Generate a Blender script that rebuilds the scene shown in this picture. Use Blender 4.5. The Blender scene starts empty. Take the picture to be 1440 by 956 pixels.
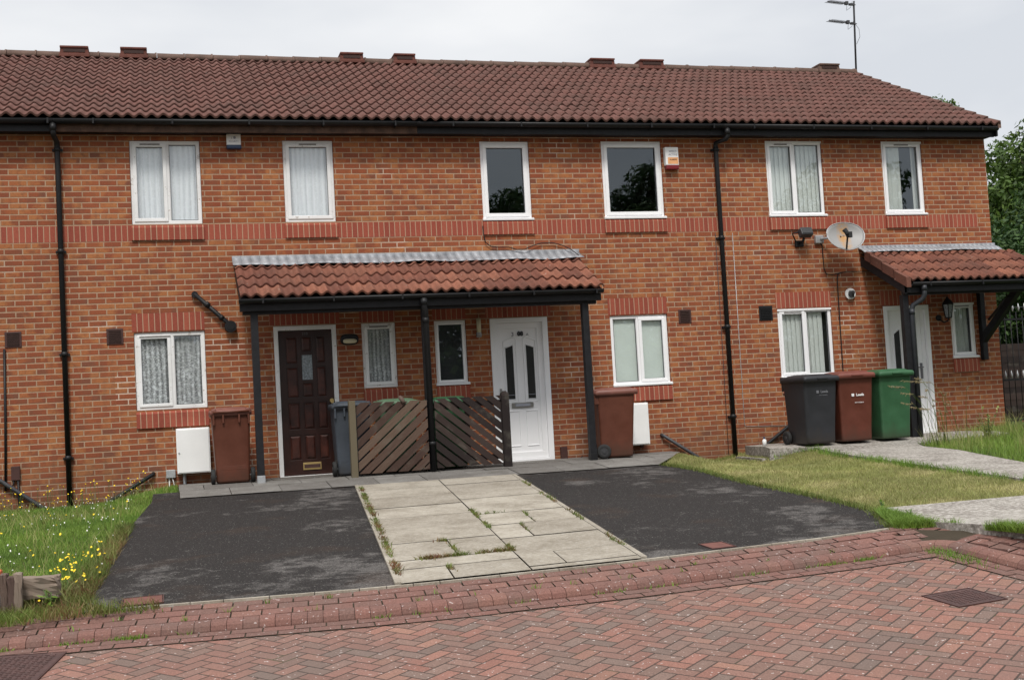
import bpy, bmesh, math, random
import numpy as np
from mathutils import Vector, Matrix
R = math.radians
random.seed(7); rng = np.random.default_rng(7)
SC = bpy.context.scene
COL = SC.collection

# ------------------------------------------------------------------ node helper
class NT:
    def __init__(s, name):
        s.mat = bpy.data.materials.new(name); s.mat.use_nodes = True
        s.t = s.mat.node_tree; s.t.nodes.clear()
        s.out = s.t.nodes.new('ShaderNodeOutputMaterial')
    def n(s, typ, **kw):
        nd = s.t.nodes.new(typ)
        for k, v in kw.items(): setattr(nd, k, v)
        return nd
    def link(s, a, b): s.t.links.new(a, b)
    def put(s, sock, v):
        if isinstance(v, bpy.types.NodeSocket): s.link(v, sock)
        elif isinstance(v, (tuple, list)) and len(v) == 3 and sock.type == 'RGBA': sock.default_value = (*v, 1)
        else: sock.default_value = v
    def m(s, op, a, b=0.0, c=None, clamp=False):
        nd = s.n('ShaderNodeMath', operation=op, use_clamp=clamp)
        s.put(nd.inputs[0], a); s.put(nd.inputs[1], b)
        if c is not None: s.put(nd.inputs[2], c)
        return nd.outputs[0]
    def mix(s, f, a, b, blend='MIX'):
        nd = s.n('ShaderNodeMix', data_type='RGBA', blend_type=blend)
        s.put(nd.inputs[0], f); s.put(nd.inputs[6], a); s.put(nd.inputs[7], b)
        return nd.outputs[2]
    def pos(s): return s.n('ShaderNodeNewGeometry').outputs['Position']
    def obj(s): return s.n('ShaderNodeTexCoord').outputs['Object']
    def uv(s): return s.n('ShaderNodeTexCoord').outputs['UV']
    def sep(s, v):
        nd = s.n('ShaderNodeSeparateXYZ'); s.link(v, nd.inputs[0]); return nd.outputs
    def comb(s, x, y, z=0.0):
        nd = s.n('ShaderNodeCombineXYZ'); s.put(nd.inputs[0], x); s.put(nd.inputs[1], y); s.put(nd.inputs[2], z); return nd.outputs[0]
    def noise(s, v, scale, detail=3, rough=.55, out=0):
        nd = s.n('ShaderNodeTexNoise'); s.link(v, nd.inputs['Vector'])
        nd.inputs['Scale'].default_value = scale; nd.inputs['Detail'].default_value = detail; nd.inputs['Roughness'].default_value = rough
        return nd.outputs[out]
    def white(s, v):
        nd = s.n('ShaderNodeTexWhiteNoise', noise_dimensions='3D'); s.link(v, nd.inputs['Vector']); return nd.outputs['Value'], nd.outputs['Color']
    def ramp(s, f, stops, interp='LINEAR'):
        nd = s.n('ShaderNodeValToRGB'); cr = nd.color_ramp; cr.interpolation = interp
        while len(cr.elements) < len(stops): cr.elements.new(.5)
        for e, (p, c) in zip(cr.elements, stops):
            e.position = p; e.color = (*c, 1) if len(c) == 3 else c
        s.put(nd.inputs[0], f); return nd.outputs[0]
    def rng_(s, v, a, b, c=0.0, d=1.0):
        nd = s.n('ShaderNodeMapRange'); s.put(nd.inputs[0], v)
        for i, q in enumerate((a, b, c, d)): nd.inputs[i+1].default_value = q
        return nd.outputs[0]
    def bump(s, h, dist=.005, strength=.5):
        nd = s.n('ShaderNodeBump'); s.put(nd.inputs['Height'], h)
        nd.inputs['Distance'].default_value = dist; nd.inputs['Strength'].default_value = strength
        return nd.outputs[0]
    def bsdf(s, col, rough=.8, metal=0.0, spec=.5, normal=None, done=True):
        nd = s.n('ShaderNodeBsdfPrincipled')
        s.put(nd.inputs['Base Color'], col); s.put(nd.inputs['Roughness'], rough)
        nd.inputs['Metallic'].default_value = metal; nd.inputs['Specular IOR Level'].default_value = spec
        if normal is not None: s.link(normal, nd.inputs['Normal'])
        if done: s.link(nd.outputs[0], s.out.inputs[0])
        return nd.outputs[0]

def simple(name, col, rough=.6, var=.15, scale=6, metal=0, spec=.4, bump=0, fine=60):
    t = NT(name); p = t.pos()
    n1 = t.noise(p, scale, 4); n2 = t.noise(p, fine, 2)
    f = t.m('ADD', t.m('MULTIPLY', n1, .7), t.m('MULTIPLY', n2, .3))
    k = t.rng_(f, .3, .7, 1-var, 1+var)
    c = t.mix(1.0, col, t.comb(k, k, k), 'MULTIPLY')
    nm = t.bump(n2, .004, bump) if bump else None
    t.bsdf(c, rough, metal, spec, nm)
    return t.mat

# ------------------------------------------------------------------ materials
def mat_brick():
    t = NT('house_brick')
    g = t.n('ShaderNodeNewGeometry'); x, y, z = t.sep(g.outputs['Position']); nx, ny, nz = t.sep(g.outputs['True Normal'])
    side = t.m('GREATER_THAN', t.m('ABSOLUTE', nx), .5)
    u = t.m('ADD', t.m('MULTIPLY', x, t.m('SUBTRACT', 1.0, side)), t.m('MULTIPLY', y, side))
    zr = t.m('DIVIDE', z, .075); row = t.m('FLOOR', zr); fz = t.m('FRACT', zr)
    par = t.m('MODULO', t.m('ADD', row, 200.0), 2.0)
    up = t.m('GREATER_THAN', z, 3.74)
    jx = t.m('MULTIPLY', t.m('SUBTRACT', t.white(t.comb(row, 3.3, 1.0))[0], .5), .014)
    uu = t.m('DIVIDE', t.m('ADD', t.m('ADD', t.m('ADD', u, jx), t.m('MULTIPLY', par, .1125)), t.m('MULTIPLY', up, .145)), .225)
    col = t.m('FLOOR', uu); fx = t.m('FRACT', uu)
    idv = t.comb(col, row, 0.0)
    r1, rc = t.white(idv); r2, _ = t.white(t.comb(row, col, 7.7)); r3, _ = t.white(t.comb(col, row, 3.1))
    stops = [(0, (.165, .066, .042)), (.05, (.200, .064, .034)), (.12, (.225, .062, .031)), (.50, (.262, .078, .035)), (.72, (.312, .108, .044)), (.92, (.350, .138, .053)), (1, (.30, .118, .052))]
    ca = t.ramp(r1, stops); cb = t.ramp(r2, stops)
    p = g.outputs['Position']
    nz1 = t.noise(p, 9, 3)
    nz3 = t.noise(p, 14, 3); gf = t.rng_(t.m('ADD', fx, t.m('MULTIPLY', t.m('SUBTRACT', nz1, .5), 2.2)), .30, .80)
    c = t.mix(gf, ca, cb); c = t.mix(.06, c, (.265, .085, .038))
    c = t.mix(t.rng_(nz3, .50, .66, 0, .55), c, (.175, .070, .038))
    fine = t.noise(p, 70, 3, .7); k = t.rng_(fine, .25, .75, .78, 1.2)
    c = t.mix(1.0, c, t.comb(k, k, k), 'MULTIPLY')
    big = t.noise(p, .55, 3); kb = t.rng_(big, .3, .7, .90, 1.10)
    c = t.mix(1.0, c, t.comb(kb, kb, kb), 'MULTIPLY')
    # mortar
    wob = t.m('MULTIPLY', t.m('SUBTRACT', t.noise(p, 26, 2), .5), .07)
    e1 = t.rng_(t.m('ADD', t.m('MINIMUM', fz, t.m('SUBTRACT', 1.0, fz)), wob), .078, .120, 1, 0)
    e2 = t.rng_(t.m('ADD', t.m('MINIMUM', fx, t.m('SUBTRACT', 1.0, fx)), t.m('MULTIPLY', wob, .35)), .025, .040, 1, 0)
    mo = t.m('MAXIMUM', e1, e2)
    rep = t.rng_(t.noise(p, 1.1, 2), .62, .70)
    def boxm(x0, x1, z0, z1):
        q = t.m('MULTIPLY', t.m('MULTIPLY', t.m('GREATER_THAN', x, x0), t.m('LESS_THAN', x, x1)), t.m('MULTIPLY', t.m('GREATER_THAN', z, z0), t.m('LESS_THAN', z, z1)))
        return q
    for bx in ((11.98, 12.24, 1.945, 2.245), (2.36, 2.90, 2.02, 2.18), (-3, 1.0, .293, .31), (.9, 1.95, .293, .31), (1.2, 1.6, 1.35, 1.75), (11.9, 12.2, 1.50, 1.60)): rep = t.m('MAXIMUM', rep, boxm(*bx))
    mcol = t.mix(rep, t.ramp(t.noise(p, 3, 3), [(.3, (.33, .23, .155)), (.7, (.41, .295, .205))]), (.56, .45, .36))
    c = t.mix(t.m('MULTIPLY', mo, .85), c, mcol)
    # rain-splash dirt along the foot of the wall, faint run-down streaks
    base = t.m('MULTIPLY', t.rng_(t.m('ADD', z, t.m('MULTIPLY', t.m('SUBTRACT', t.noise(p, 2.5, 4, .6), .5), .7)), .15, .75, .45, 0), 1.0)
    c = t.mix(base, c, (.105, .062, .042))
    st = t.noise(t.comb(t.m('MULTIPLY', x, 5.0), y, t.m('MULTIPLY', z, .55)), 1.6, 4, .6)
    c = t.mix(t.rng_(st, .56, .74, 0, .40), c, (.16, .075, .045))
    h = t.m('SUBTRACT', t.m('MULTIPLY', fine, .25), mo)
    t.bsdf(c, .9, 0, .2, t.bump(h, .006, .6))
    return t.mat

def mat_soldier():
    t = NT('red_soldier_brick')
    p = t.pos(); x, y, z = t.sep(p)
    jit = t.m('MULTIPLY', t.m('SUBTRACT', t.noise(p, 4, 1), .5), .006)
    uu = t.m('DIVIDE', t.m('ADD', x, jit), .0752); col = t.m('FLOOR', uu); fx = t.m('FRACT', uu)
    r1, _ = t.white(t.comb(col, 1.0, 2.0))
    c = t.ramp(r1, [(0, (.235, .056, .036)), (.5, (.280, .068, .042)), (1, (.305, .082, .050))])
    fine = t.noise(p, 60, 3); k = t.rng_(fine, .25, .75, .85, 1.15)
    c = t.mix(1.0, c, t.comb(k, k, k), 'MULTIPLY')
    mo = t.rng_(t.m('MINIMUM', fx, t.m('SUBTRACT', 1.0, fx)), .055, .095, 1, 0)
    c = t.mix(t.m('MULTIPLY', mo, .9), c, (.40, .27, .18))
    t.bsdf(c, .85, 0, .25, t.bump(t.m('SUBTRACT', t.m('MULTIPLY', fine, .2), mo), .004, .5))
    return t.mat

def mat_tile(name, cols, dirt):
    t = NT(name); u, v, _ = t.sep(t.uv()); p = t.pos()
    r1, _ = t.white(t.comb(t.m('FLOOR', u), t.m('FLOOR', v), 4.0))
    c = t.ramp(r1, [(0, cols[0]), (.5, cols[1]), (1, cols[2])])
    n1 = t.noise(p, 2.2, 4, .65); n2 = t.noise(p, 45, 3, .7)
    c = t.mix(t.rng_(n1, .42, .72, 0, .6), c, dirt)
    mo_ = t.rng_(t.noise(p, 11, 4, .7), .62, .72, 0, .45); c = t.mix(mo_, c, (.085, .080, .052))
    k = t.rng_(n2, .25, .75, .70, 1.30); c = t.mix(1.0, c, t.comb(k, k, k), 'MULTIPLY')
    sp = t.rng_(t.noise(p, 19, 2, .5), .735, .76); c = t.mix(t.m('MULTIPLY', sp, .7), c, (.42, .40, .34))
    # darker along the lower edge of each course
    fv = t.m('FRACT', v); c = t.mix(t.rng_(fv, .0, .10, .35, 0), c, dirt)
    t.bsdf(c, .85, 0, .25, t.bump(n2, .003, .4))
    return t.mat

def mat_lead():
    t = NT('lead_flashing'); p = t.pos()
    n1 = t.noise(p, 5, 4, .65); x, y, z = t.sep(p)
    n2 = t.noise(t.comb(t.m('MULTIPLY', x, 1.6), y, t.m('MULTIPLY', z, 5)), 2.0, 4, .6)
    c = t.ramp(t.m('ADD', t.m('MULTIPLY', n1, .5), t.m('MULTIPLY', n2, .5)), [(.34, (.20, .205, .22)), (.5, (.29, .30, .32)), (.62, (.36, .37, .39))])
    t.bsdf(c, .55, .2, .4, t.bump(n1, .01, .4)); return t.mat

def mat_glass():
    t = NT('window_glass')
    fr = t.n('ShaderNodeFresnel'); fr.inputs[0].default_value = 1.5
    f = t.m('MINIMUM', t.m('MULTIPLY', fr.outputs[0], 2.7), .42)
    tr = t.n('ShaderNodeBsdfTransparent'); tr.inputs[0].default_value = (.975, .99, .985, 1)
    gl = t.n('ShaderNodeBsdfGlossy'); gl.inputs[0].default_value = (.84, .93, 1, 1); gl.inputs['Roughness'].default_value = .01
    n = t.noise(t.pos(), 1.6, 1); t.link(t.bump(n, .012, .12), gl.inputs['Normal'])
    mx = t.n('ShaderNodeMixShader'); t.link(f, mx.inputs[0]); t.link(tr.outputs[0], mx.inputs[1]); t.link(gl.outputs[0], mx.inputs[2])
    t.link(mx.outputs[0], t.out.inputs[0]); return t.mat

def mat_lace(name, base, dense, gath):
    t = NT(name); x, y, z = t.sep(t.pos())
    v = t.comb(x, z, 0.0)
    vo = t.n('ShaderNodeTexVoronoi', feature='F1'); t.link(v, vo.inputs['Vector']); vo.inputs['Scale'].default_value = 17
    fl = t.rng_(vo.outputs['Distance'], .30, .42, 1, 0)
    nn = t.noise(v, 22, 4, .7); pat = t.m('MAXIMUM', t.m('MULTIPLY', fl, t.rng_(nn, .40, .50)), t.rng_(t.noise(v, 48, 2, .6), .52, .60))
    band = t.rng_(t.noise(v, 2.2, 1), .35, .6)
    pat = t.m('MULTIPLY', pat, t.m('ADD', .45, t.m('MULTIPLY', band, .55)))
    ga = t.m('SINE', t.m('ADD', t.m('MULTIPLY', x, 95.0), t.m('MULTIPLY', t.noise(t.comb(x, t.m('MULTIPLY', z, .25), 0.0), 4, 2), 9.0)))
    f = t.m('ADD', t.m('ADD', base, t.m('MULTIPLY', ga, gath)), t.m('MULTIPLY', pat, dense), clamp=True)
    d = t.n('ShaderNodeBsdfDiffuse'); d.inputs[0].default_value = (.93, .945, .96, 1)
    tl = t.n('ShaderNodeBsdfTranslucent'); tl.inputs[0].default_value = (.7, .74, .8, 1)
    ad = t.n('ShaderNodeMixShader'); ad.inputs[0].default_value = .08; t.link(d.outputs[0], ad.inputs[1]); t.link(tl.outputs[0], ad.inputs[2])
    tr = t.n('ShaderNodeBsdfTransparent')
    mx = t.n('ShaderNodeMixShader'); t.link(f, mx.inputs[0]); t.link(tr.outputs[0], mx.inputs[1]); t.link(ad.outputs[0], mx.inputs[2])
    t.link(mx.outputs[0], t.out.inputs[0]); return t.mat

def mat_oldwhite():
    t = NT('weathered_white_paint'); p = t.pos()
    n1 = t.noise(p, 14, 5, .7); n2 = t.noise(p, 3.5, 3)
    c = t.mix(t.rng_(n1, .60, .68, 0, .75), t.ramp(n2, [(.3, (.66, .66, .65)), (.7, (.78, .78, .78))]), (.30, .25, .20))
    t.bsdf(c, .55, 0, .4, t.bump(n1, .002, .4)); return t.mat

def mat_wood(name, a, b, c3, scale=1.0, rough=.85):
    t = NT(name); o = t.uv(); u, v, _ = t.sep(o)
    r, _ = t.white(t.comb(t.m('FLOOR', v), 2.0, 5.0))
    st = t.noise(t.comb(t.m('MULTIPLY', u, 2.0 * scale), t.m('MULTIPLY', v, 14.0 * scale), t.m('MULTIPLY', r, 9.0)), 2.5, 5, .65)
    base = t.ramp(r, [(0, a), (.5, b), (1, c3)])
    k = t.rng_(st, .3, .7, .62, 1.3); c = t.mix(1.0, base, t.comb(k, k, k), 'MULTIPLY')
    pn = t.noise(t.pos(), 5, 4, .6)
    c = t.mix(t.rng_(pn, .55, .75, 0, .35), c, (.16, .15, .12))
    t.bsdf(c, rough, 0, .3, t.bump(st, .004, .5)); return t.mat

def mat_tarmac():
    t = NT('tarmac'); p = t.pos(); x, y, z = t.sep(p)
    n0 = t.noise(p, .75, 4, .6); n1 = t.noise(p, 62, 4, .85); n2 = t.noise(p, 5.5, 4, .7)
    # bare worn stone nearer the kerb, tar still dark nearer the house
    near = t.m('ADD', t.rng_(y, -8.4, -6.3, .17, -.035), t.m('MULTIPLY', t.rng_(x, 5.5, 6.5), t.rng_(y, -5.0, -2.2, 0, .12)))
    near = t.m('ADD', near, t.m('MULTIPLY', t.m('MULTIPLY', t.rng_(x, 2.9, 3.5), t.rng_(x, 4.2, 5.0, 1, 0)), .09))
    wear = t.rng_(t.m('ADD', t.m('ADD', n0, t.m('MULTIPLY', t.m('SUBTRACT', n2, .5), .6)), near), .585, .70)
    wear = t.m('MULTIPLY', wear, t.rng_(n1, .38, .56, .25, 1)); c = t.mix(t.m('MULTIPLY', wear, .9), (.0175, .015, .014), (.100, .092, .086))
    brn = t.rng_(t.noise(p, 1.3, 4), .58, .72, 0, .5); c = t.mix(brn, c, (.040, .025, .017))
    k = t.rng_(n1, .32, .68, .35, 1.9); c = t.mix(1.0, c, t.comb(k, k, k), 'MULTIPLY')
    sp = t.rng_(t.noise(p, 60, 1, .5), .68, .72); c = t.mix(t.m('MULTIPLY', sp, .6), c, (.26, .25, .23))
    t.bsdf(c, .9, 0, .25, t.bump(n1, .01, .7)); return t.mat

def mat_slab(name, a, b, stain, agg=0):
    t = NT(name); p = t.pos(); u, v, _ = t.sep(t.uv())
    base = t.ramp(u, [(0, a), (1, b)])
    n1 = t.noise(p, 2.4, 6, .72); n2 = t.noise(p, 60, 4, .8)
    c = t.mix(t.rng_(n1, .40, .66, 0, .75), base, stain)
    k = t.rng_(n2, .25, .75, .78, 1.2); c = t.mix(1.0, c, t.comb(k, k, k), 'MULTIPLY')
    sp = t.rng_(t.noise(p, 32, 2, .6), .66, .70); c = t.mix(t.m('MULTIPLY', sp, .45), c, (.42, .41, .38))
    if agg:
        a1 = t.noise(p, 24, 4, .8); c = t.mix(t.rng_(a1, .50, .62, 0, .75*agg), c, (.50, .47, .43)); c = t.mix(t.rng_(a1, .36, .44, .7*agg, 0), c, (.085, .075, .062))
    t.bsdf(c, .92, 0, .2, t.bump(n2, .004, .4)); return t.mat

def mat_herring():
    t = NT('herringbone_block_paving'); p = t.pos(); x, y, z = t.sep(p)
    A = R(39.4); ca, sa = math.cos(A)/.1, math.sin(A)/.1
    a = t.m('ADD', t.m('MULTIPLY', x, ca), t.m('MULTIPLY', y, sa)); b = t.m('SUBTRACT', t.m('MULTIPLY', y, ca), t.m('MULTIPLY', x, sa))
    w = t.noise(p, 2.0, 2); a = t.m('ADD', a, t.m('MULTIPLY', w, .25))
    i = t.m('FLOOR', a); j = t.m('FLOOR', b); fi = t.m('FRACT', a); fj = t.m('FRACT', b)
    k = t.m('MODULO', t.m('ADD', t.m('SUBTRACT', i, j), 4000.0), 4.0)
    def eq(q): return t.m('COMPARE', k, float(q), .1)
    k0, k1, k2, k3 = eq(0), eq(1), eq(2), eq(3)
    hor = t.m('ADD', k0, k1); ver = t.m('ADD', k2, k3)
    # along / across inside the block
    along = t.m('ADD', t.m('MULTIPLY', hor, t.m('ADD', fi, k1)), t.m('MULTIPLY', ver, t.m('ADD', fj, k2)))
    across = t.m('ADD', t.m('MULTIPLY', hor, fj), t.m('MULTIPLY', ver, fi))
    bi = t.m('SUBTRACT', i, k1); bj = t.m('SUBTRACT', j, k2)
    d = t.m('MINIMUM', t.m('MINIMUM', along, t.m('SUBTRACT', 2.0, along)), t.m('MINIMUM', across, t.m('SUBTRACT', 1.0, across)))
    d = t.m('ADD', d, t.m('MULTIPLY', t.m('SUBTRACT', t.noise(p, 30, 2), .5), .05))
    mo = t.rng_(d, .035, .070, 1, 0)
    r1, _ = t.white(t.comb(bi, bj, hor)); r2, _ = t.white(t.comb(bj, bi, 9.0))
    c = t.ramp(r1, [(0, (.150, .106, .088)), (.2, (.172, .108, .087)), (.5, (.196, .102, .080)), (.8, (.215, .104, .080)), (1, (.228, .124, .092))])
    kk = t.rng_(r2, 0, 1, .88, 1.12); c = t.mix(1.0, c, t.comb(kk, kk, kk), 'MULTIPLY')
    fine = t.noise(p, 90, 3, .8); kf = t.rng_(fine, .25, .75, .60, 1.45); c = t.mix(1.0, c, t.comb(kf, kf, kf), 'MULTIPLY')
    dirt = t.noise(p, 1.1, 4, .6); c = t.mix(t.rng_(dirt, .42, .70, 0, .5), c, (.135, .105, .092))
    sp = t.rng_(t.noise(p, 34, 2, .6), .675, .70); c = t.mix(t.m('MULTIPLY', sp, .8), c, (.52, .46, .43))
    jc = t.mix(t.rng_(t.noise(p, 4, 3), .6, .7), (.045, .034, .028), (.05, .055, .025))
    c = t.mix(t.m('MULTIPLY', mo, .9), c, jc)
    t.bsdf(c, .9, 0, .25, t.bump(t.m('SUBTRACT', t.m('MULTIPLY', fine, .25), mo), .006, .6)); return t.mat

def mat_block():
    t = NT('red_block_paver'); p = t.pos(); u, v, _ = t.sep(t.uv())
    c = t.ramp(u, [(0, (.138, .078, .064)), (.4, (.155, .080, .065)), (.8, (.172, .084, .068)), (1, (.188, .098, .077))])
    fine = t.noise(p, 80, 3, .8); kf = t.rng_(fine, .25, .75, .60, 1.45); c = t.mix(1.0, c, t.comb(kf, kf, kf), 'MULTIPLY')
    c = t.mix(t.rng_(t.noise(p, 3, 4), .5, .75, 0, .45), c, (.13, .10, .085))
    sp = t.rng_(t.noise(p, 36, 2, .6), .665, .69); c = t.mix(t.m('MULTIPLY', sp, .7), c, (.45, .38, .36))
    t.bsdf(c, .88, 0, .25, t.bump(fine, .005, .6)); return t.mat

def mat_soil(name, a, b):
    t = NT(name); p = t.pos()
    n = t.noise(p, 9, 5, .7); n2 = t.noise(p, 1.2, 3)
    c = t.mix(t.rng_(n2, .35, .65), t.ramp(n, [(.3, a), (.7, b)]), t.ramp(n, [(.3, b), (.7, tuple(q*1.2 for q in a))]))
    t.bsdf(c, .95, 0, .1, t.bump(n, .03, .6)); return t.mat

def mat_leafy(name, stops, tipcol=None, trans=.25):
    t = NT(name); u, v, _ = t.sep(t.uv()); p = t.pos()
    c = t.ramp(u, stops)
    big = t.noise(p, .9, 3); k = t.rng_(big, .3, .7, .72, 1.28); c = t.mix(1.0, c, t.comb(k, k, k), 'MULTIPLY')
    if tipcol: c = t.mix(t.m('MULTIPLY', v, .6), c, tipcol)
    d = t.bsdf(c, .6, 0, .3, None, False)
    tl = t.n('ShaderNodeBsdfTranslucent'); t.link(c, tl.inputs[0])
    mx = t.n('ShaderNodeMixShader'); mx.inputs[0].default_value = trans
    t.link(d, mx.inputs[1]); t.link(tl.outputs[0], mx.inputs[2]); t.link(mx.outputs[0], t.out.inputs[0]); return t.mat

M = {}
M['brick'] = mat_brick(); M['soldier'] = mat_soldier()
M['tile'] = mat_tile('brown_roof_tile', [(.122, .057, .046), (.136, .063, .051), (.150, .070, .057)], (.078, .050, .041))
M['ptile'] = mat_tile('orange_roof_tile', [(.145, .055, .038), (.195, .074, .048), (.26, .105, .066)], (.085, .046, .036))
M['ridge'] = simple('ridge_tile', (.125, .078, .060), .9, .4, 5, bump=.5)
M['rvent'] = simple('ridge_vent_clay', (.125, .046, .034), .9, .35, 9, bump=.5)
M['lead'] = mat_lead(); M['glass'] = mat_glass()
M['lace'] = mat_lace('dense_net_curtain', .93, .10, .07); M['lace2'] = mat_lace('floral_net_curtain', .46, .46, .16)
M['oldwhite'] = mat_oldwhite()
M['upvc'] = simple('white_plastic_frame', (.80, .80, .81), .35, .03, 2)
M['upvcgrey'] = simple('grey_gasket', (.09, .09, .095), .6, .1)
M['blind'] = simple('grey_fabric_blind', (.74, .77, .73), .8, .05)
M['roller'] = simple('pale_roller_blind', (.72, .78, .73), .8, .06, 3)
M['darkblind'] = simple('dark_blind', (.03, .032, .037), .7, .1)
M['curt'] = simple('grey_curtain', (.62, .65, .62), .85, .1)
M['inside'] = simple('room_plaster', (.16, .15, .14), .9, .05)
M['blackp'] = simple('black_plastic', (.009, .009, .010), .5, .3, 8, spec=.3)
M['blackw'] = simple('black_painted_timber', (.009, .009, .011), .55, .5, 12, bump=.3, spec=.3)
M['fasciaw'] = simple('peeling_fascia', (.075, .042, .028), .8, .6, 9, bump=.5)
M['greyp'] = simple('grey_plastic_pipe', (.045, .045, .05), .5, .3, 8)
M['slatep'] = simple('slate_plastic_pipe', (.022, .024, .029), .5, .3, 8)
M['steel'] = simple('galvanised_steel', (.42, .43, .44), .45, .2, 10, metal=.5)
M['ventg'] = simple('grey_trickle_vent', (.22, .21, .20), .5, .3, 30)
M['wht'] = simple('white_paint', (.78, .78, .77), .5, .05, 4)
M['rust'] = simple('brown_plastic', (.055, .022, .018), .6, .25, 12)
M['ventb'] = simple('dark_vent', (.035, .014, .010), .7, .3, 20)
M['brass'] = simple('brass', (.55, .40, .17), .4, .15, 20, metal=.8)
M['chrome'] = simple('chrome', (.35, .34, .33), .3, .1, 20, metal=.9)
M['bdoor'] = simple('brown_door_paint', (.026, .0085, .006), .38, .55, 4, bump=.1)
M['bdoorw'] = simple('worn_brown_wood', (.048, .013, .008), .45, .8, 7, bump=.2)
M['dotw'] = simple('frosted_dark_glass', (.03, .03, .03), .2, .2)
M['frost'] = simple('patterned_glass', (.24, .27, .29), .15, .7, 40)
M['rubber'] = simple('black_rubber', (.018, .018, .018), .8, .2)
M['hub'] = simple('wheel_hub', (.035, .035, .037), .5, .2)
def binmat(name, col, *a, **k):
    t = NT(name); p = t.pos(); x, y, z = t.sep(p); o = t.obj()
    n1 = t.noise(o, 5, 4, .65); n2 = t.noise(t.comb(t.m('MULTIPLY', x, 3.0), t.m('MULTIPLY', y, 3.0), t.m('MULTIPLY', z, 22.0)), 2.0, 4, .75)
    k_ = t.rng_(n1, .3, .7, .85, 1.15); c = t.mix(1.0, col, t.comb(k_, k_, k_), 'MULTIPLY')
    c = t.mix(t.rng_(n2, .60, .72, 0, .35), c, tuple(min(1, q*1.35+.012) for q in col))
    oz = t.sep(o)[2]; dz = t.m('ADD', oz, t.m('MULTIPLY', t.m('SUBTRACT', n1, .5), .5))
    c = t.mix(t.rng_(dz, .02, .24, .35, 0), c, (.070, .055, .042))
    t.bsdf(c, t.rng_(n1, .3, .7, .42, .62), 0, .35); return t.mat
M['binbrown'] = binmat('brown_bin_plastic', (.092, .027, .014), .5, .12, 5, spec=.35)
M['binbrownlid'] = binmat('faded_brown_bin_lid', (.17, .068, .052), .55, .15, 5)
M['binred'] = binmat('red_brown_bin_plastic', (.098, .026, .015), .5, .10, 5)
M['binredlid'] = binmat('red_brown_bin_lid', (.15, .045, .032), .5, .10, 5)
M['binblack'] = binmat('charcoal_bin_plastic', (.022, .023, .027), .48, .15, 5)
M['binblue'] = binmat('slate_bin_plastic', (.042, .050, .062), .5, .12, 5)
M['bingreen'] = binmat('green_bin_plastic', (.030, .095, .042), .52, .10, 5)
M['bingreenf'] = binmat('faded_green_bin_plastic', (.085, .14, .085), .6, .15, 6)
M['dishm'] = None
M['tarmac'] = mat_tarmac()
M['flag'] = mat_slab('pale_concrete_flag', (.270, .240, .195), (.36, .325, .268), (.175, .148, .112), .3)
M['apron'] = mat_slab('grey_concrete_flag', (.145, .135, .125), (.205, .195, .18), (.10, .09, .08))
M['conc'] = mat_slab('rough_concrete', (.22, .20, .175), (.33, .305, .27), (.12, .10, .085), 1)
M['herr'] = mat_herring(); M['block'] = mat_block()
M['joint'] = mat_soil('soil_joint', (.035, .028, .020), (.06, .048, .034))
M['soilL'] = mat_soil('lawn_soil', (.030, .045, .014), (.055, .075, .020))
M['soilR'] = mat_soil('dry_lawn_soil', (.095, .090, .035), (.15, .135, .055))
M['farroad'] = simple('distant_ground', (.07, .085, .045), .95, .3, .5)
M['grassL'] = mat_leafy('lush_grass', [(0, (.085, .165, .016)), (.5, (.150, .255, .026)), (.85, (.21, .31, .045)), (1, (.25, .26, .09))], (.16, .25, .06))
M['grassR'] = mat_leafy('dry_grass', [(0, (.16, .195, .045)), (.35, (.25, .275, .075)), (.7, (.37, .355, .13)), (1, (.48, .43, .21))], (.42, .40, .18))
M['tallg'] = mat_leafy('tall_grass', [(0, (.11, .16, .03)), (.5, (.20, .25, .055)), (.85, (.32, .32, .11)), (1, (.45, .38, .19))], (.34, .31, .13))
M['strawg'] = mat_leafy('straw_seed_head', [(0, (.34, .27, .15)), (1, (.55, .46, .28))])
M['weed'] = mat_leafy('joint_weed', [(0, (.07, .11, .02)), (.5, (.13, .17, .035)), (.75, (.17, .13, .05)), (1, (.17, .065, .035))])
M['leafD'] = mat_leafy('dark_leaves', [(0, (.012, .035, .010)), (.5, (.028, .066, .016)), (.85, (.060, .115, .026)), (1, (.12, .18, .05))])
M['leafM'] = mat_leafy('mid_leaves', [(0, (.022, .046, .009)), (.5, (.060, .108, .017)), (.85, (.115, .175, .032)), (1, (.20, .25, .06))])
M['bark'] = simple('bark', (.075, .058, .044), .95, .4, 8, bump=.8)
M['yel'] = simple('yellow_petal', (.85, .58, .02), .6, .1)
M['whp'] = simple('white_petal', (.72, .70, .66), .6, .1)
M['stem'] = simple('green_stem', (.07, .12, .03), .7, .2)
M['fenceL'] = mat_wood('weathered_slat', (.050, .028, .021), (.078, .046, .034), (.115, .076, .054))
M['fenceR'] = mat_wood('dark_stained_slat', (.018, .012, .011), (.030, .019, .016), (.045, .030, .025))
M['postG'] = mat_wood('green_grey_post', (.085, .070, .042), (.105, .085, .052), (.14, .115, .075))
M['oldbeam'] = mat_wood('silvered_timber', (.085, .055, .045), (.15, .11, .085), (.24, .19, .15), .9)
M['cover'] = simple('rusted_iron_cover', (.060, .028, .024), .7, .4, 14, bump=.6)
M['dcover'] = simple('red_brown_cover', (.13, .048, .036), .75, .3, 14, bump=.4)
M['orange'] = simple('faded_orange_paint', (.50, .11, .04), .6, .35, 12)
M['ink'] = simple('dark_ink', (.03, .03, .035), .6, .05)
M['inkgrey'] = simple('grey_ink', (.30, .31, .36), .6, .05)
M['inkgrey2'] = simple('grey_ink', (.16, .165, .18), .6, .05)
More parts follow.
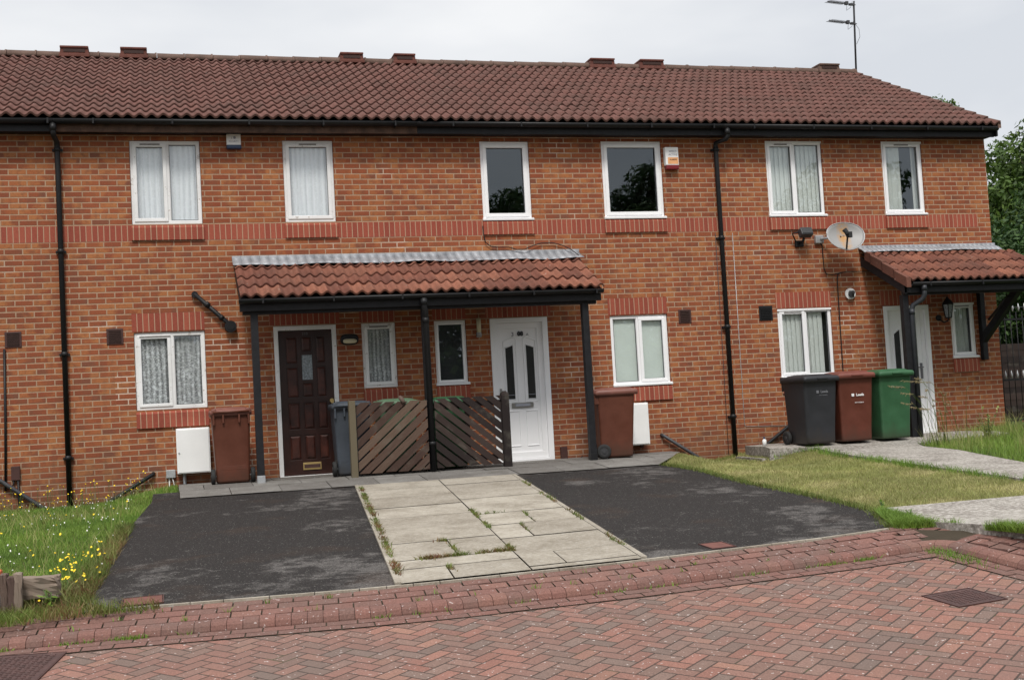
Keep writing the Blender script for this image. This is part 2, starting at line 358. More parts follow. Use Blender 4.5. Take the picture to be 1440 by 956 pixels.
M['inkwhite'] = simple('white_ink', (.80, .80, .80), .6, .05)
M['inkdull'] = simple('dull_ink', (.14, .14, .15), .6, .05)
M['navy'] = simple('navy_plastic', (.015, .035, .085), .3, .1)
M['maroon'] = simple('maroon_plastic', (.16, .012, .015), .35, .1)
M['sticker'] = simple('orange_sticker', (.72, .36, .16), .6, .1, 12)
M['cream'] = simple('cream_plastic', (.55, .50, .34), .4, .1)
M['redcurt'] = simple('dim_red_cloth', (.10, .02, .02), .8, .2)
t = NT('warm_lamp_bulb'); e = t.n('ShaderNodeEmission'); e.inputs[0].default_value = (1, .55, .28, 1); e.inputs[1].default_value = 2.2; t.link(e.outputs[0], t.out.inputs[0]); M['bulb'] = t.mat
t = NT('grey_dish_metal'); o = t.obj(); ox, oy, oz = t.sep(o)
rr = t.m('ADD', t.m('POWER', t.m('MULTIPLY', t.m('ADD', ox, .01), 9.0), 2.0), t.m('POWER', t.m('MULTIPLY', t.m('SUBTRACT', oz, .02), 3.6), 2.0))
rust = t.m('MULTIPLY', t.rng_(rr, .1, 1.1, 1, 0), t.rng_(t.noise(o, 9, 4, .7), .34, .52))
t.bsdf(t.mix(t.m('MULTIPLY', rust, .95), (.28, .275, .27), (.42, .22, .07)), .5, 0, .4); M['dishm'] = t.mat

# ------------------------------------------------------------------ mesh helpers
class MB:
    def __init__(s): s.v = []; s.f = []; s.uv = []; s.sm = []
    def face(s, idx, uv=None, sm=False):
        s.f.append(tuple(idx)); s.uv.append(uv); s.sm.append(sm)
    def add(s, verts, faces, uv=None, sm=False):
        o = len(s.v); s.v += [tuple(p) for p in verts]
        for k, f in enumerate(faces): s.face([o+i for i in f], uv[k] if isinstance(uv, list) else uv, sm)
        return s
    def box(s, x0, x1, y0, y1, z0, z1, rot=None, at=(0, 0, 0), bev=0, uv=None):
        x0, x1 = min(x0, x1), max(x0, x1); y0, y1 = min(y0, y1), max(y0, y1); z0, z1 = min(z0, z1), max(z0, z1)
        if bev:
            bm = bmesh.new(); r = bmesh.ops.create_cube(bm, size=1)
            for v in bm.verts: v.co = Vector(((x0+x1)/2+v.co.x*(x1-x0), (y0+y1)/2+v.co.y*(y1-y0), (z0+z1)/2+v.co.z*(z1-z0)))
            b = min(bev, (x1-x0)*.45, (y1-y0)*.45, (z1-z0)*.45)
            bmesh.ops.bevel(bm, geom=bm.edges[:], offset=b, segments=2, profile=.6, affect='EDGES')
            vs = [v.co.copy() for v in bm.verts]; fs = [[v.index for v in f.verts] for f in bm.faces]; bm.free()
        else:
            vs = [Vector(p) for p in ((x0,y0,z0),(x1,y0,z0),(x1,y1,z0),(x0,y1,z0),(x0,y0,z1),(x1,y0,z1),(x1,y1,z1),(x0,y1,z1))]
            fs = [(0,3,2,1),(4,5,6,7),(0,1,5,4),(1,2,6,5),(2,3,7,6),(3,0,4,7)]
        if rot is not None: vs = [rot @ v for v in vs]
        a = Vector(at); return s.add([v+a for v in vs], fs, uv)
    def rough(s, x0, x1, y0, y1, z0, z1, j=.005, cuts=5, rot=None, at=(0, 0, 0), uv=None, seed=0):
        rr_ = random.Random(seed); bm = bmesh.new(); bmesh.ops.create_cube(bm, size=1); bmesh.ops.subdivide_edges(bm, edges=bm.edges[:], cuts=cuts, use_grid_fill=True)
        vs = []
        for v in bm.verts:
            q = Vector(((x0+x1)/2+v.co.x*(x1-x0), (y0+y1)/2+v.co.y*(y1-y0), (z0+z1)/2+v.co.z*(z1-z0)))
            ed = sum(abs(abs(c_)-.5) < 1e-4 for c_ in v.co)
            k_ = j*(2.2 if ed >= 2 else 1); q += Vector((rr_.uniform(-k_, k_), rr_.uniform(-k_, k_), rr_.uniform(-k_, k_)*.8))
            if ed >= 2: q += (Vector(((x0+x1)/2, (y0+y1)/2, (z0+z1)/2))-q)*.03
            vs.append(q)
        fs = [[v.index for v in f.verts] for f in bm.faces]; bm.free()
        if rot is not None: vs = [rot @ v for v in vs]
        a = Vector(at); return s.add([v+a for v in vs], fs, uv)
    def tube(s, pts, r, n=10, closed=False, caps=True):
        pts = [Vector(p) for p in pts]; rr = r if isinstance(r, (list, tuple)) else [r]*len(pts)
        o = len(s.v); prev = None
        for i, p in enumerate(pts):
            if i == 0: d = pts[1]-p
            elif i == len(pts)-1: d = p-pts[i-1]
            else: d = (pts[i+1]-p).normalized()+(p-pts[i-1]).normalized()
            d.normalize()
            if prev is None:
                a = d.cross(Vector((0, 0, 1)));  a = a if a.length > .05 else d.cross(Vector((0, 1, 0)))
            else: a = prev - d*prev.dot(d)
            a.normalize(); prev = a; b = d.cross(a)
            for k in range(n):
                t = 2*math.pi*k/n; s.v.append(tuple(p+(a*math.cos(t)+b*math.sin(t))*rr[i]))
        for i in range(len(pts)-1):
            for k in range(n):
                k2 = (k+1) % n; s.face((o+i*n+k, o+i*n+k2, o+(i+1)*n+k2, o+(i+1)*n+k), None, True)
        if caps:
            s.face([o+k for k in range(n)][::-1]); s.face([o+(len(pts)-1)*n+k for k in range(n)])
        return s
    def cyl(s, c, axis, r, h, n=20, r2=None):
        c = Vector(c); a = Vector(axis).normalized(); return s.tube([c-a*h/2, c+a*h/2], [r, r if r2 is None else r2], n)
    def prism(s, poly, axis, a0, a1, uv=None):
        # poly in the two other axes
        def P(q, a):
            if axis == 'x': return (a, q[0], q[1])
            if axis == 'y': return (q[0], a, q[1])
            return (q[0], q[1], a)
        n = len(poly); vs = [P(q, a0) for q in poly]+[P(q, a1) for q in poly]
        fs = [tuple(range(n))[::-1], tuple(range(n, 2*n))]+[(i, (i+1) % n, n+(i+1) % n, n+i) for i in range(n)]
        return s.add(vs, fs, uv)
    def loft(s, rings, sm=True, cap=True):
        n = len(rings[0]); o = len(s.v)
        for r in rings: s.v += [tuple(p) for p in r]
        for i in range(len(rings)-1):
            for k in range(n):
                k2 = (k+1) % n; s.face((o+i*n+k, o+i*n+k2, o+(i+1)*n+k2, o+(i+1)*n+k), None, sm)
        if cap: s.face([o+k for k in range(n)][::-1]); s.face([o+(len(rings)-1)*n+k for k in range(n)])
        return s
    def build(s, name, mat, parent=None, world=True, fix=True, loc=None):
        me = bpy.data.meshes.new(name); me.from_pydata(s.v, [], s.f)
        if any(u is not None for u in s.uv):
            ul = me.uv_layers.new(name='UVMap'); li = 0; dat = []
            for f, u in zip(s.f, s.uv):
                for k in range(len(f)):
                    if u is None: dat += [0, 0]
                    elif isinstance(u[0], (tuple, list)): dat += list(u[k])
                    else: dat += list(u)
            ul.data.foreach_set('uv', dat)
        me.polygons.foreach_set('use_smooth', s.sm)
        if fix:
            bm = bmesh.new(); bm.from_mesh(me); bmesh.ops.recalc_face_normals(bm, faces=bm.faces[:]); bm.to_mesh(me); bm.free()
        me.materials.append(mat)
        o = bpy.data.objects.new(name, me); COL.objects.link(o)
        off = Vector(loc) if loc is not None else Vector((0, 0, 0))
        root = parent
        base = Vector((0, 0, 0))
        while root is not None: base += root.location; root = root.parent
        if loc is not None: me.transform(Matrix.Translation(-off)); o.location = off-(base if world else Vector((0, 0, 0)))
        elif world and base.length > 0: me.transform(Matrix.Translation(-base))
        if parent: o.parent = parent
        me.update(); return o

def tag(o, label=None, cat=None, group=None, kind=None):
    if label: o['label'] = label
    if cat: o['category'] = cat
    if group: o['group'] = group
    if kind: o['kind'] = kind
    return o
def empty(name, loc, label, cat, group=None):
    o = bpy.data.objects.new(name, None); COL.objects.link(o); o.location = loc; o.empty_display_size = .2
    return tag(o, label, cat, group)
def base_mesh(mb, name, mat, label, cat, group=None, loc=None):
    vs = np.array(mb.v); c = (vs.min(0)+vs.max(0))/2; l = (c[0], c[1], vs[:, 2].min()) if loc is None else loc
    return tag(mb.build(name, mat, None, loc=l), label, cat, group)
def text(body, size, loc, mat, name, parent=None, rz=0, rx=90, bold=0, ext=.0015, align='CENTER'):
    cu = bpy.data.curves.new('t', 'FONT'); cu.body = body; cu.size = size; cu.align_x = align; cu.align_y = 'CENTER'; cu.extrude = ext; cu.offset = bold; cu.resolution_u = 2
    ob = bpy.data.objects.new('t', cu); COL.objects.link(ob)
    dg = bpy.context.evaluated_depsgraph_get(); me = bpy.data.meshes.new_from_object(ob.evaluated_get(dg))
    bpy.data.objects.remove(ob); me.materials.clear(); me.materials.append(mat)
    o = bpy.data.objects.new(name, me); COL.objects.link(o)
    me.transform(Matrix.Translation(Vector(loc)) @ Matrix.Rotation(R(rz), 4, 'Z') @ Matrix.Rotation(R(rx), 4, 'X'))
    if parent:
        b = Vector((0, 0, 0)); q = parent
        while q is not None: b += q.location; q = q.parent
        me.transform(Matrix.Translation(-b)); o.parent = parent
    return o

# ------------------------------------------------------------------ ground heights
def sm(a, b, x):
    t = min(1, max(0, (x-a)/(b-a))); return t*t*(3-2*t)
KX = [-8, .76, 1.47, 2.17, 3.1, 3.67, 5, 6.3, 6.75, 7.4, 9]; KY = [-8.2, -8.6, -8.65, -8.74, -8.86, -8.9, -8.92, -8.86, -8.84, -8.76, -8.7]
def yk(x): return float(np.interp(x, KX, KY))
def rz(x, y): return -.2284+.016*(x-5)+.0837*(max(y, -14)+8)      # the road falls away from the houses
def hP(x, y):
    yb = yk(x)+.46; ya = -1.9; zb = rz(x, yk(x))+.135
    if y <= yb: return zb
    if y < ya: return zb+(.165-zb)*(y-yb)/(ya-yb)
    if y < -1.0: return .165+.08*(y-ya)/.9
    return .245
def Dd(x): return .19*(1-sm(.7, 2.1, x))+.19*sm(8.75, 9.3, x)*(1-sm(9.6, 10.7, x))
def h(x, y): return hP(x, y)-Dd(x)*sm(-4.2, -.6, y)

def clip(poly, a, b, c):      # keep a*x+b*y<=c
    out = []; n = len(poly)
    for i in range(n):
        p, q = poly[i], poly[(i+1) % n]; dp = a*p[0]+b*p[1]-c; dq = a*q[0]+b*q[1]-c
        if dp <= 0: out.append(p)
        if (dp < 0 < dq) or (dq < 0 < dp):
            t = dp/(dp-dq); out.append((p[0]+t*(q[0]-p[0]), p[1]+t*(q[1]-p[1])))
    return out
def area(p): return abs(sum(p[i][0]*p[(i+1) % len(p)][1]-p[(i+1) % len(p)][0]*p[i][1] for i in range(len(p))))/2
def patch(mb, poly, hf, off=0, cell=.25, uv=None):
    xs = [p[0] for p in poly]; ys = [p[1] for p in poly]
    i0, i1 = math.floor(min(xs)/cell), math.ceil(max(xs)/cell); j0, j1 = math.floor(min(ys)/cell), math.ceil(max(ys)/cell)
    for i in range(i0, i1):
        col = clip(clip(poly, -1, 0, -i*cell), 1, 0, (i+1)*cell)
        if len(col) < 3: continue
        for j in range(j0, j1):
            c = clip(clip(col, 0, -1, -j*cell), 0, 1, (j+1)*cell)
            if len(c) < 3 or area(c) < 1e-6: continue
            mb.add([(p[0], p[1], hf(*p)+off) for p in c], [tuple(range(len(c)))], uv)
def inpoly(x, y, poly):
    r = False; n = len(poly)
    for i in range(n):
        (x1, y1), (x2, y2) = poly[i], poly[(i+1) % n]
        if (y1 > y) != (y2 > y) and x < (x2-x1)*(y-y1)/(y2-y1)+x1: r = not r
    return r
def struct(o, kind='structure'): o['kind'] = kind; return o

# far ground sheet
mb = MB(); mb.add([(-250, -250, -1.1), (250, -250, -1.1), (250, 250, -1.1), (-250, 250, -1.1)], [(0, 1, 2, 3)])
struct(mb.build('ground', M['farroad'], fix=False))
# garden soil sheet under everything up to the pavement strip
def rect(x0, y0, x1, y1): return [(x0, y0), (x1, y0), (x1, y1), (x0, y1)]
mb = MB(); patch(mb, [(-8, -7.76), (.76, -8.17), (2.17, -8.31), (3.67, -8.47), (6.3, -8.43), (7.4, -8.31), (7.62, -8.31), (7.88, -8.46), (8.02, -8.75), (8.06, -9.6), (8.3, -13), (30, -13), (30, 14), (-8, 14)], h, -.02, .5)
struct(mb.build('garden_soil', M['joint'], fix=False))

# lawns
def kb(x): return yk(x)+.455        # back of the paver strip
driveL = [(2.09, -1.9), (4.03, -1.9), (3.35, kb(3.35)), (2.58, kb(2.58)), (1.77, kb(1.77)), (1.24, kb(1.24)), (1.32, -6.44), (1.45, -3.95), (1.63, -2.0), (1.64, -1.32), (1.945, -1.30), (1.945, -1.9)]
apron = [(1.95, -1.9), (8.05, -1.9), (8.55, -1.2), (8.95, -.5), (9.0, 0), (1.95, 0)]
driveR = [(6.08, -1.9), (8.10, -1.9), (8.15, -2.93), (7.97, -4.61), (7.95, -6.2), (7.84, -7.40), (7.45, kb(7.45)), (6.3, kb(6.3)), (5.24, kb(5.24))]
lawnL = [(-5, -7.8), (0.76, kb(.76)), (1.24, kb(1.24)), (1.32, -6.44), (1.45, -3.95), (1.63, -2.0), (1.64, -1.3), (1.95, -1.28), (1.95, 0), (-5, 0)]
path1 = [(10.1, -.25), (10.02, -1.20), (10.62, -1.42), (10.44, -2.71), (10.26, -4.59), (10.15, -6.43), (10.08, -7.42), (10.95, -7.47), (11.02, -6.3), (11.2, -5.16), (11.6, -3.7), (11.80, -3.04), (11.88, -2.15), (12.05, -1.72), (12.5, -1.6), (13.9, -1.3), (13.9, -.01), (11.4, -.01)]
path2 = [(7.86, -7.42), (9.29, -7.53), (10.9, -7.56), (17, -7.7), (17, -14), (8.7, -14), (8.12, -9.8), (7.99, -9.2), (7.74, -8.37)]
lawnR = [(8.10, -1.9), (8.15, -2.93), (7.97, -4.61), (7.95, -6.2), (7.84, -7.40), (7.45, kb(7.45)), (7.60, -8.29), (7.74, -8.36), (7.86, -7.40), (9.29, -7.50), (10.08, -7.5), (10.08, -7.42), (10.15, -6.43), (10.26, -4.59), (10.44, -2.71), (10.62, -1.42), (10.02, -1.20), (10.1, -.25), (11.4, 0), (9.0, 0), (8.95, -.5), (8.55, -1.2)]
wild = [(10.95, -7.47), (11.02, -6.3), (11.2, -5.16), (11.6, -3.7), (11.80, -3.04), (11.88, -2.15), (12.05, -1.72), (12.5, -1.6), (13.9, -1.3), (13.9, 0), (17, 0), (17, -7.6)]
mb = MB(); patch(mb, lawnL, h, 0, .2); struct(mb.build('lawn', M['soilL'], fix=False))
mb = MB(); patch(mb, lawnR, h, 0, .2); struct(mb.build('lawn', M['soilR'], fix=False))
mb = MB(); patch(mb, wild, h, 0, .25); patch(mb, [(17, -7.6), (30, -7.6), (30, 14), (14.9, 14), (14.9, 0), (17, 0)], h, 0, .5); struct(mb.build('rough_grass_ground', M['soilL'], fix=False))
# tarmac driveways
mb = MB(); patch(mb, driveL, hP, .006, .25); struct(mb.build('driveway', M['tarmac'], fix=False))
mb = MB(); patch(mb, driveR, hP, .006, .25); struct(mb.build('driveway', M['tarmac'], fix=False))
# flag path: two columns of slabs with open joints
mb = MB(); r_ = random.Random(3)
cols = [(4.075, 5.075, 3.40, 4.36), (5.085, 6.03, 4.372, 5.22)]
def lx(y, a, b): return a+(b-a)*((-1.9-y)/6.5)
y = -1.905
for ci, (xa, xb, xa2, xb2) in enumerate(cols):
    y = -1.905; k = 0
    dep = [.70, .85, .86, .80, .80, .80, .84, .37, 1.2] if ci == 0 else [.70, .75, .75, 1.26, .79, .79, .83, .55, 1.2]
    for d in dep:
        y0, y1 = y-d+.020, y
        cuts = [0, 1]
        if ci == 1 and k in (4,): cuts = [0, .52, 1]
        if ci == 1 and k in (5, 7): cuts = [0, .34, 1]
        if ci == 0 and k in (6,): cuts = [0, .55, 1]
        if ci == 0 and k in (8,): cuts = [0, .40, 1]
        for a, b in zip(cuts[:-1], cuts[1:]):
            def X(f, yy): return lx(yy, xa, xa2)+f*(lx(yy, xb, xb2)-lx(yy, xa, xa2))
            ea, eb = (a+.006 if a > 0 else a), (b-.006 if b < 1 else b)
            pl = [(X(ea, y0), y0), (X(eb, y0), y0), (X(eb, y1), y1), (X(ea, y1), y1)]
            # cut at the kerb strip
            x0_, x1_ = 3.3, 5.3; m_ = (kb(x1_)-kb(x0_))/(x1_-x0_); pl = clip(pl, m_, -1, m_*x0_-kb(x0_))
            if len(pl) >= 3:
                tl = r_.uniform(-.002, .003); patch(mb, pl, hP, .022+tl, .25, (r_.random(), .5))
        y -= d; k += 1
struct(mb.build('flagstone_path', M['flag'], fix=False))
mb = MB(); patch(mb, [(4.03, -1.9), (6.08, -1.9), (5.24, kb(5.24)), (3.35, kb(3.35))], hP, .004, .25); struct(mb.build('path_bedding', M['joint'], fix=False))
# concrete edging strips: beside the drives and along the back of the block strip
mb = MB()
def strip(a, b, w, off, n=8):
    for i in range(n):
        p = (a[0]+(b[0]-a[0])*i/n, a[1]+(b[1]-a[1])*i/n); q = (a[0]+(b[0]-a[0])*(i+1)/n, a[1]+(b[1]-a[1])*(i+1)/n)
        dx, dy = q[0]-p[0], q[1]-p[1]; L = math.hypot(dx, dy); nx, ny = -dy/L*w/2, dx/L*w/2
        e = .003/L; p = (p[0]+dx*e, p[1]+dy*e); q = (q[0]-dx*e, q[1]-dy*e)
        vs = [(p[0]-nx, p[1]-ny), (q[0]-nx, q[1]-ny), (q[0]+nx, q[1]+ny), (p[0]+nx, p[1]+ny)]
        tops = [(v[0], v[1], hP(*v)+off) for v in vs]; bots = [(v[0], v[1], hP(*v)-.1) for v in vs]
        mb.add(bots+tops, [(4, 5, 6, 7), (0, 1, 5, 4), (1, 2, 6, 5), (2, 3, 7, 6), (3, 0, 4, 7)], (random.random(), .5))
strip((4.05, -1.9), (3.378, kb(3.37)+.03), .045, .026, 5); strip((6.055, -1.9), (5.245, kb(5.24)+.03), .045, .026, 5)
for a_, b_ in ((1.5, 2.17), (2.17, 3.1), (3.1, 3.67), (3.67, 5), (5, 6.3), (6.3, 6.75), (6.75, 7.4)): strip((a_, kb(a_)), (b_, kb(b_)), .035, .012, 3)
struct(mb.build('path_edging', M['flag']))
# apron flags along the house wall
mb = MB(); r_ = random.Random(5); x = 1.95
while x < 9.0:
    for (y0, y1) in ((-1.895, -1.30), (-1.293, -.70), (-.693, -.10), (-.094, .0)):
        o = .3 if y0 == -1.293 else 0
        pl = rect(x-o+.004, y0, x-o+.596, y1)
        for i in range(len(apron)):
            (ax, ay), (bx, by) = apron[i], apron[(i+1) % len(apron)]
            nx_, ny_ = by-ay, -(bx-ax); pl = clip(pl, nx_, ny_, nx_*ax+ny_*ay) if pl else pl
        if len(pl) >= 3 and area(pl) > .003: patch(mb, pl, hP, .016+r_.uniform(-.002, .003), .3, (r_.random(), .5))
    x += .6
struct(mb.build('slab_apron', M['apron'], fix=False))
# concrete paths on the right: thick slabs with real edges
def slab(name, poly, off, thick=.2, bays=None):
    mb = MB(); patch(mb, poly, hP, off, .25, (.6, .5))
    n = len(poly)
    for i in range(n):
        p, q = poly[i], poly[(i+1) % n]; m = max(1, int(math.hypot(q[0]-p[0], q[1]-p[1])/.25))
        for k in range(m):
            a = (p[0]+(q[0]-p[0])*k/m, p[1]+(q[1]-p[1])*k/m); b = (p[0]+(q[0]-p[0])*(k+1)/m, p[1]+(q[1]-p[1])*(k+1)/m)
            mb.add([(*a, hP(*a)+off-thick), (*b, hP(*b)+off-thick), (*b, hP(*b)+off), (*a, hP(*a)+off)], [(0, 1, 2, 3)], (.3, .5))
    return struct(mb.build(name, M['conc'], fix=False))
slab('concrete_path', path1, .03, .30); slab('concrete_path', path2, .035, .15)
# a lower course of old concrete edging below the slab where the lawn falls away
mb = MB()
for (a, b) in (((9.98, -1.24), (10.50, -1.45)), ((9.98, -.35), (9.97, -1.2))):
    dx, dy = b[0]-a[0], b[1]-a[1]; L = math.hypot(dx, dy); nx, ny = dy/L*.09, -dx/L*.09
    if nx > 0: nx, ny = -nx, -ny
    mb.add([(a[0], a[1], -.1), (b[0], b[1], -.1), (b[0]+nx, b[1]+ny, -.1), (a[0]+nx, a[1]+ny, -.1), (a[0], a[1], .13), (b[0], b[1], .12), (b[0]+nx, b[1]+ny, .12), (a[0]+nx, a[1]+ny, .13)],
           [(4, 5, 6, 7), (0, 1, 5, 4), (1, 2, 6, 5), (2, 3, 7, 6), (3, 0, 4, 7)], (.1, .5))
struct(mb.build('path_footing', M['conc']))

# road sheet
kl = [(x, yk(x)) for x in KX[:-1]]; mb = MB()
patch(mb, kl+[(7.50, -8.76), (7.57, -8.95), (7.62, -9.65), (7.8, -11), (8.3, -14), (8.3, -40), (-25, -40), (-25, -8.0)], rz, 0, 2.0)
struct(mb.build('road', M['herr'], fix=False))
# kerb units and paver strip laid block by block along the kerb line
def walk(pts):
    segs = []; s = 0
    for a, b in zip(pts[:-1], pts[1:]):
        L = math.hypot(b[0]-a[0], b[1]-a[1]); segs.append((s, L, a, b)); s += L
    def at(q):
        for (s0, L, a, b) in segs:
            if q <= s0+L or (s0, L, a, b) == segs[-1]:
                t = (q-s0)/L; dx, dy = (b[0]-a[0])/L, (b[1]-a[1])/L
                return (a[0]+(b[0]-a[0])*t, a[1]+(b[1]-a[1])*t), (dx, dy)
    return at, s
prof = [(0, -.09), (0, .014), (.014, .044), (.036, .060), (.066, .067), (.125, .070), (.125, -.09)]    # (behind kerb line, height over road)
kmb, pmb, jmb = MB(), MB(), MB()
def lay(pts, nrows=3):
    at, T = walk(pts); q = 0
    while q < T-.05:
        (x0, y0), (dx, dy) = at(q+.002); (x1, y1), (ex, ey) = at(min(q+.1035, T))
        nx, ny = -dy, dx; mx, my = -ey, ex; c = random.random(); dz = random.uniform(-.0015, .0015); dn = random.uniform(-.0015, .0015)
        ra, rb = rz(x0, y0), rz(x1, y1); A = [(x0+nx*(a+dn), y0+ny*(a+dn), ra+z+dz) for a, z in prof]; B = [(x1+mx*(a+dn), y1+my*(a+dn), rb+z+dz) for a, z in prof]; n = len(prof)
        kmb.add(A+B, [tuple(range(n))[::-1], tuple(range(n, 2*n))]+[(i, (i+1) % n, n+(i+1) % n, n+i) for i in range(n)], (c, .5))
        q += .105
    for r in range(nrows):
        q = -.1*(r % 2)
        while q < T-.02:
            a0 = .134+r*.107; a1 = a0+.096; qa, qb = max(q+.006, 0), min(q+.200, T)
            big = math.dist((at(qa)[0][0]-at(qa)[1][1]*a1, at(qa)[0][1]+at(qa)[1][0]*a1), (at(qb)[0][0]-at(qb)[1][1]*a1, at(qb)[0][1]+at(qb)[1][0]*a1))  > .27
            if qb-qa > .03 and not big:
                (x0, y0), (dx, dy) = at(qa); (x1, y1), (ex, ey) = at(qb); c = random.random(); dz = random.uniform(-.003, .003)
                z = rz(x0, y0)+.071+dz+r*.0215; zq = rz(x1, y1)+.071+dz+r*.0215
                if big:
                    dx = ex = (dx+ex)/2; dy = ey = (dy+ey)/2
                pmb.add([(x0-dy*a0, y0+dx*a0, z), (x1-ey*a0, y1+ex*a0, zq), (x1-ey*a1, y1+ex*a1, zq+.019), (x0-dy*a1, y0+dx*a1, z+.019)], [(0, 1, 2, 3)], (c, .5))
                qs = [(x0-dy*a0, y0+dx*a0), (x1-ey*a0, y1+ex*a0), (x1-ey*a1, y1+ex*a1), (x0-dy*a1, y0+dx*a1)]
                pmb.add([(*p, z) for p in qs[:2]]+[(*p, z-.02) for p in qs[:2]], [(0, 1, 3, 2)], (c, .5))
            q += .205
    # bedding
    for k in range(int(T/.25)+1):
        qa, qb = k*.25, min((k+1)*.25, T)
        if qb <= qa: break
        (x0, y0), (dx, dy) = at(qa); (x1, y1), (ex, ey) = at(qb)
        jmb.add([(x0-dy*.1, y0+dx*.1, rz(x0, y0)+.053), (x1-ey*.1, y1+ex*.1, rz(x1, y1)+.053), (x1-ey*.48, y1+ex*.48, rz(x1, y1)+.129), (x0-dy*.48, y0+dx*.48, rz(x0, y0)+.129)], [(0, 1, 2, 3)])
    # one course of blocks lying flat in the road against the kerb
    q = 0
    while q < T-.1:
        (x0, y0), (dx, dy) = at(q+.003); (x1, y1), (ex, ey) = at(min(q+.2, T)); c = random.random(); z = .006+random.uniform(-.001, .002)
        for b0, b1, sh in ((.008, .104, 0), (.112, .208, .1)):
            (x0, y0), (dx, dy) = at(min(q+.004+sh, T)); (x1, y1), (ex, ey) = at(min(q+.2+sh, T)); c = random.random()
            vv = [(x0+dy*b1, y0-dx*b1), (x1+ey*b1, y1-ex*b1), (x1+ey*b0, y1-ex*b0), (x0+dy*b0, y0-dx*b0)]
            pmb.add([(*p_, rz(*p_)+z) for p_ in vv], [(0, 1, 2, 3)], (c*.7, .5))
        q += .206
    for k in range(int(T/.25)+1):
        qa, qb = k*.25, min((k+1)*.25, T)
        if qb <= qa: break
        (x0, y0), (dx, dy) = at(qa); (x1, y1), (ex, ey) = at(qb)
        jmb.add([(*p_, rz(*p_)+.003) for p_ in ((x0+dy*.215, y0-dx*.215), (x1+ey*.215, y1-ex*.215), (x1, y1), (x0, y0))], [(0, 1, 2, 3)])
lay([(-1.5, yk(-1.5))]+kl[1:]+[(7.50, -8.76), (7.56, -8.82), (7.58, -8.95), (7.62, -9.65), (7.8, -11)])
Qc = [(7.36, -8.64), (7.36, -8.31), (7.80, -8.33), (7.96, -8.62), (7.94, -9.12), (7.70, -9.12), (7.62, -8.80), (7.52, -8.64)]
KL = [(6.75, -8.84), (7.4, -8.76), (7.50, -8.76), (7.56, -8.82), (7.58, -8.95), (7.62, -9.65), (7.8, -11)]
def kdist(x, y):
    best = (9, 0, 0)
    for (ax, ay), (bx, by) in zip(KL[:-1], KL[1:]):
        L2 = (bx-ax)**2+(by-ay)**2; t_ = max(0, min(1, ((x-ax)*(bx-ax)+(y-ay)*(by-ay))/L2)); px, py = ax+t_*(bx-ax), ay+t_*(by-ay)
        d_ = math.hypot(x-px, y-py)
        if d_ < best[0]: best = (d_, px, py)
    return best
def zc(x, y):
    d_, px, py = kdist(x, y); return rz(px, py)+.074+(d_-.134)*.205
patch(jmb, Qc, zc, -.016, .08)
yy = -9.12; k = 0
while yy < -8.31:
    xx = 7.2-.1*(k % 2)
    while xx < 8.0:
        pl = [(xx+.004, yy+.004), (xx+.199, yy+.010), (xx+.197, yy+.100), (xx+.004, yy+.096)]
        for i in range(len(Qc)):
            (ax, ay), (bx, by) = Qc[i], Qc[(i+1) % len(Qc)]
        inside = inpoly(xx+.1, yy+.05, Qc)
        if inside and .135 < kdist(xx+.1, yy+.05)[0] < .50: patch(pmb, pl, zc, random.uniform(-.001, .002), .5, (random.random(), .5))
        xx += .205
    yy += .106; k += 1
struct(kmb.build('kerb', M['block'])); struct(pmb.build('block_pavement', M['block'], fix=False)); struct(jmb.build('pavement_bedding', M['joint'], fix=False))

# ------------------------------------------------------------------ houses
HX = [-4.0, .56, 5.385, 10.05, 14.83]
hl = ['brick terraced house at the left edge, only bare brickwork and one air vent in view',
      'brick terraced house with the brown panelled front door and old white net-curtained windows',
      'brick terraced house with the white front door numbered 308A and clear dark upstairs windows',
      'brick end-of-terrace house at the right with the white door behind the wheelie bins']
H = [empty('terraced_house', ((HX[i]+HX[i+1])/2, 0, 0), hl[i], 'house') for i in range(4)]
for o in H: o['group'] = 'brick houses in the terrace'
def house_of(x): return H[sum(1 for q in HX[1:-1] if x > q)]
ZT = 5.02
W = dict(W1=(1.49, 2.41, 3.75, 4.89), W2=(3.52, 4.22, 3.755, 4.90), W3=(6.34, 7.08, 3.75, 4.90), W4=(8.20, 9.16, 3.75, 4.91), W5=(10.89, 11.86, 3.75, 4.92), W6=(12.92, 13.65, 3.75, 4.92),
         W7=(1.457, 2.375, 1.262, 2.30), W8=(4.497, 4.978, 1.412, 2.32), W9=(5.533, 5.995, 1.412, 2.32), W10=(8.18, 9.09, 1.265, 2.30), W11=(10.91, 11.835, 1.255, 2.31), W12=(13.955, 14.405, 1.44, 2.31))
DR = dict(DB=(3.285, 4.145, .24, 2.32), DW=(6.345, 7.215, .235, 2.325), DR=(12.745, 13.565, .27, 2.30))
openings = list(W.values())+list(DR.values())
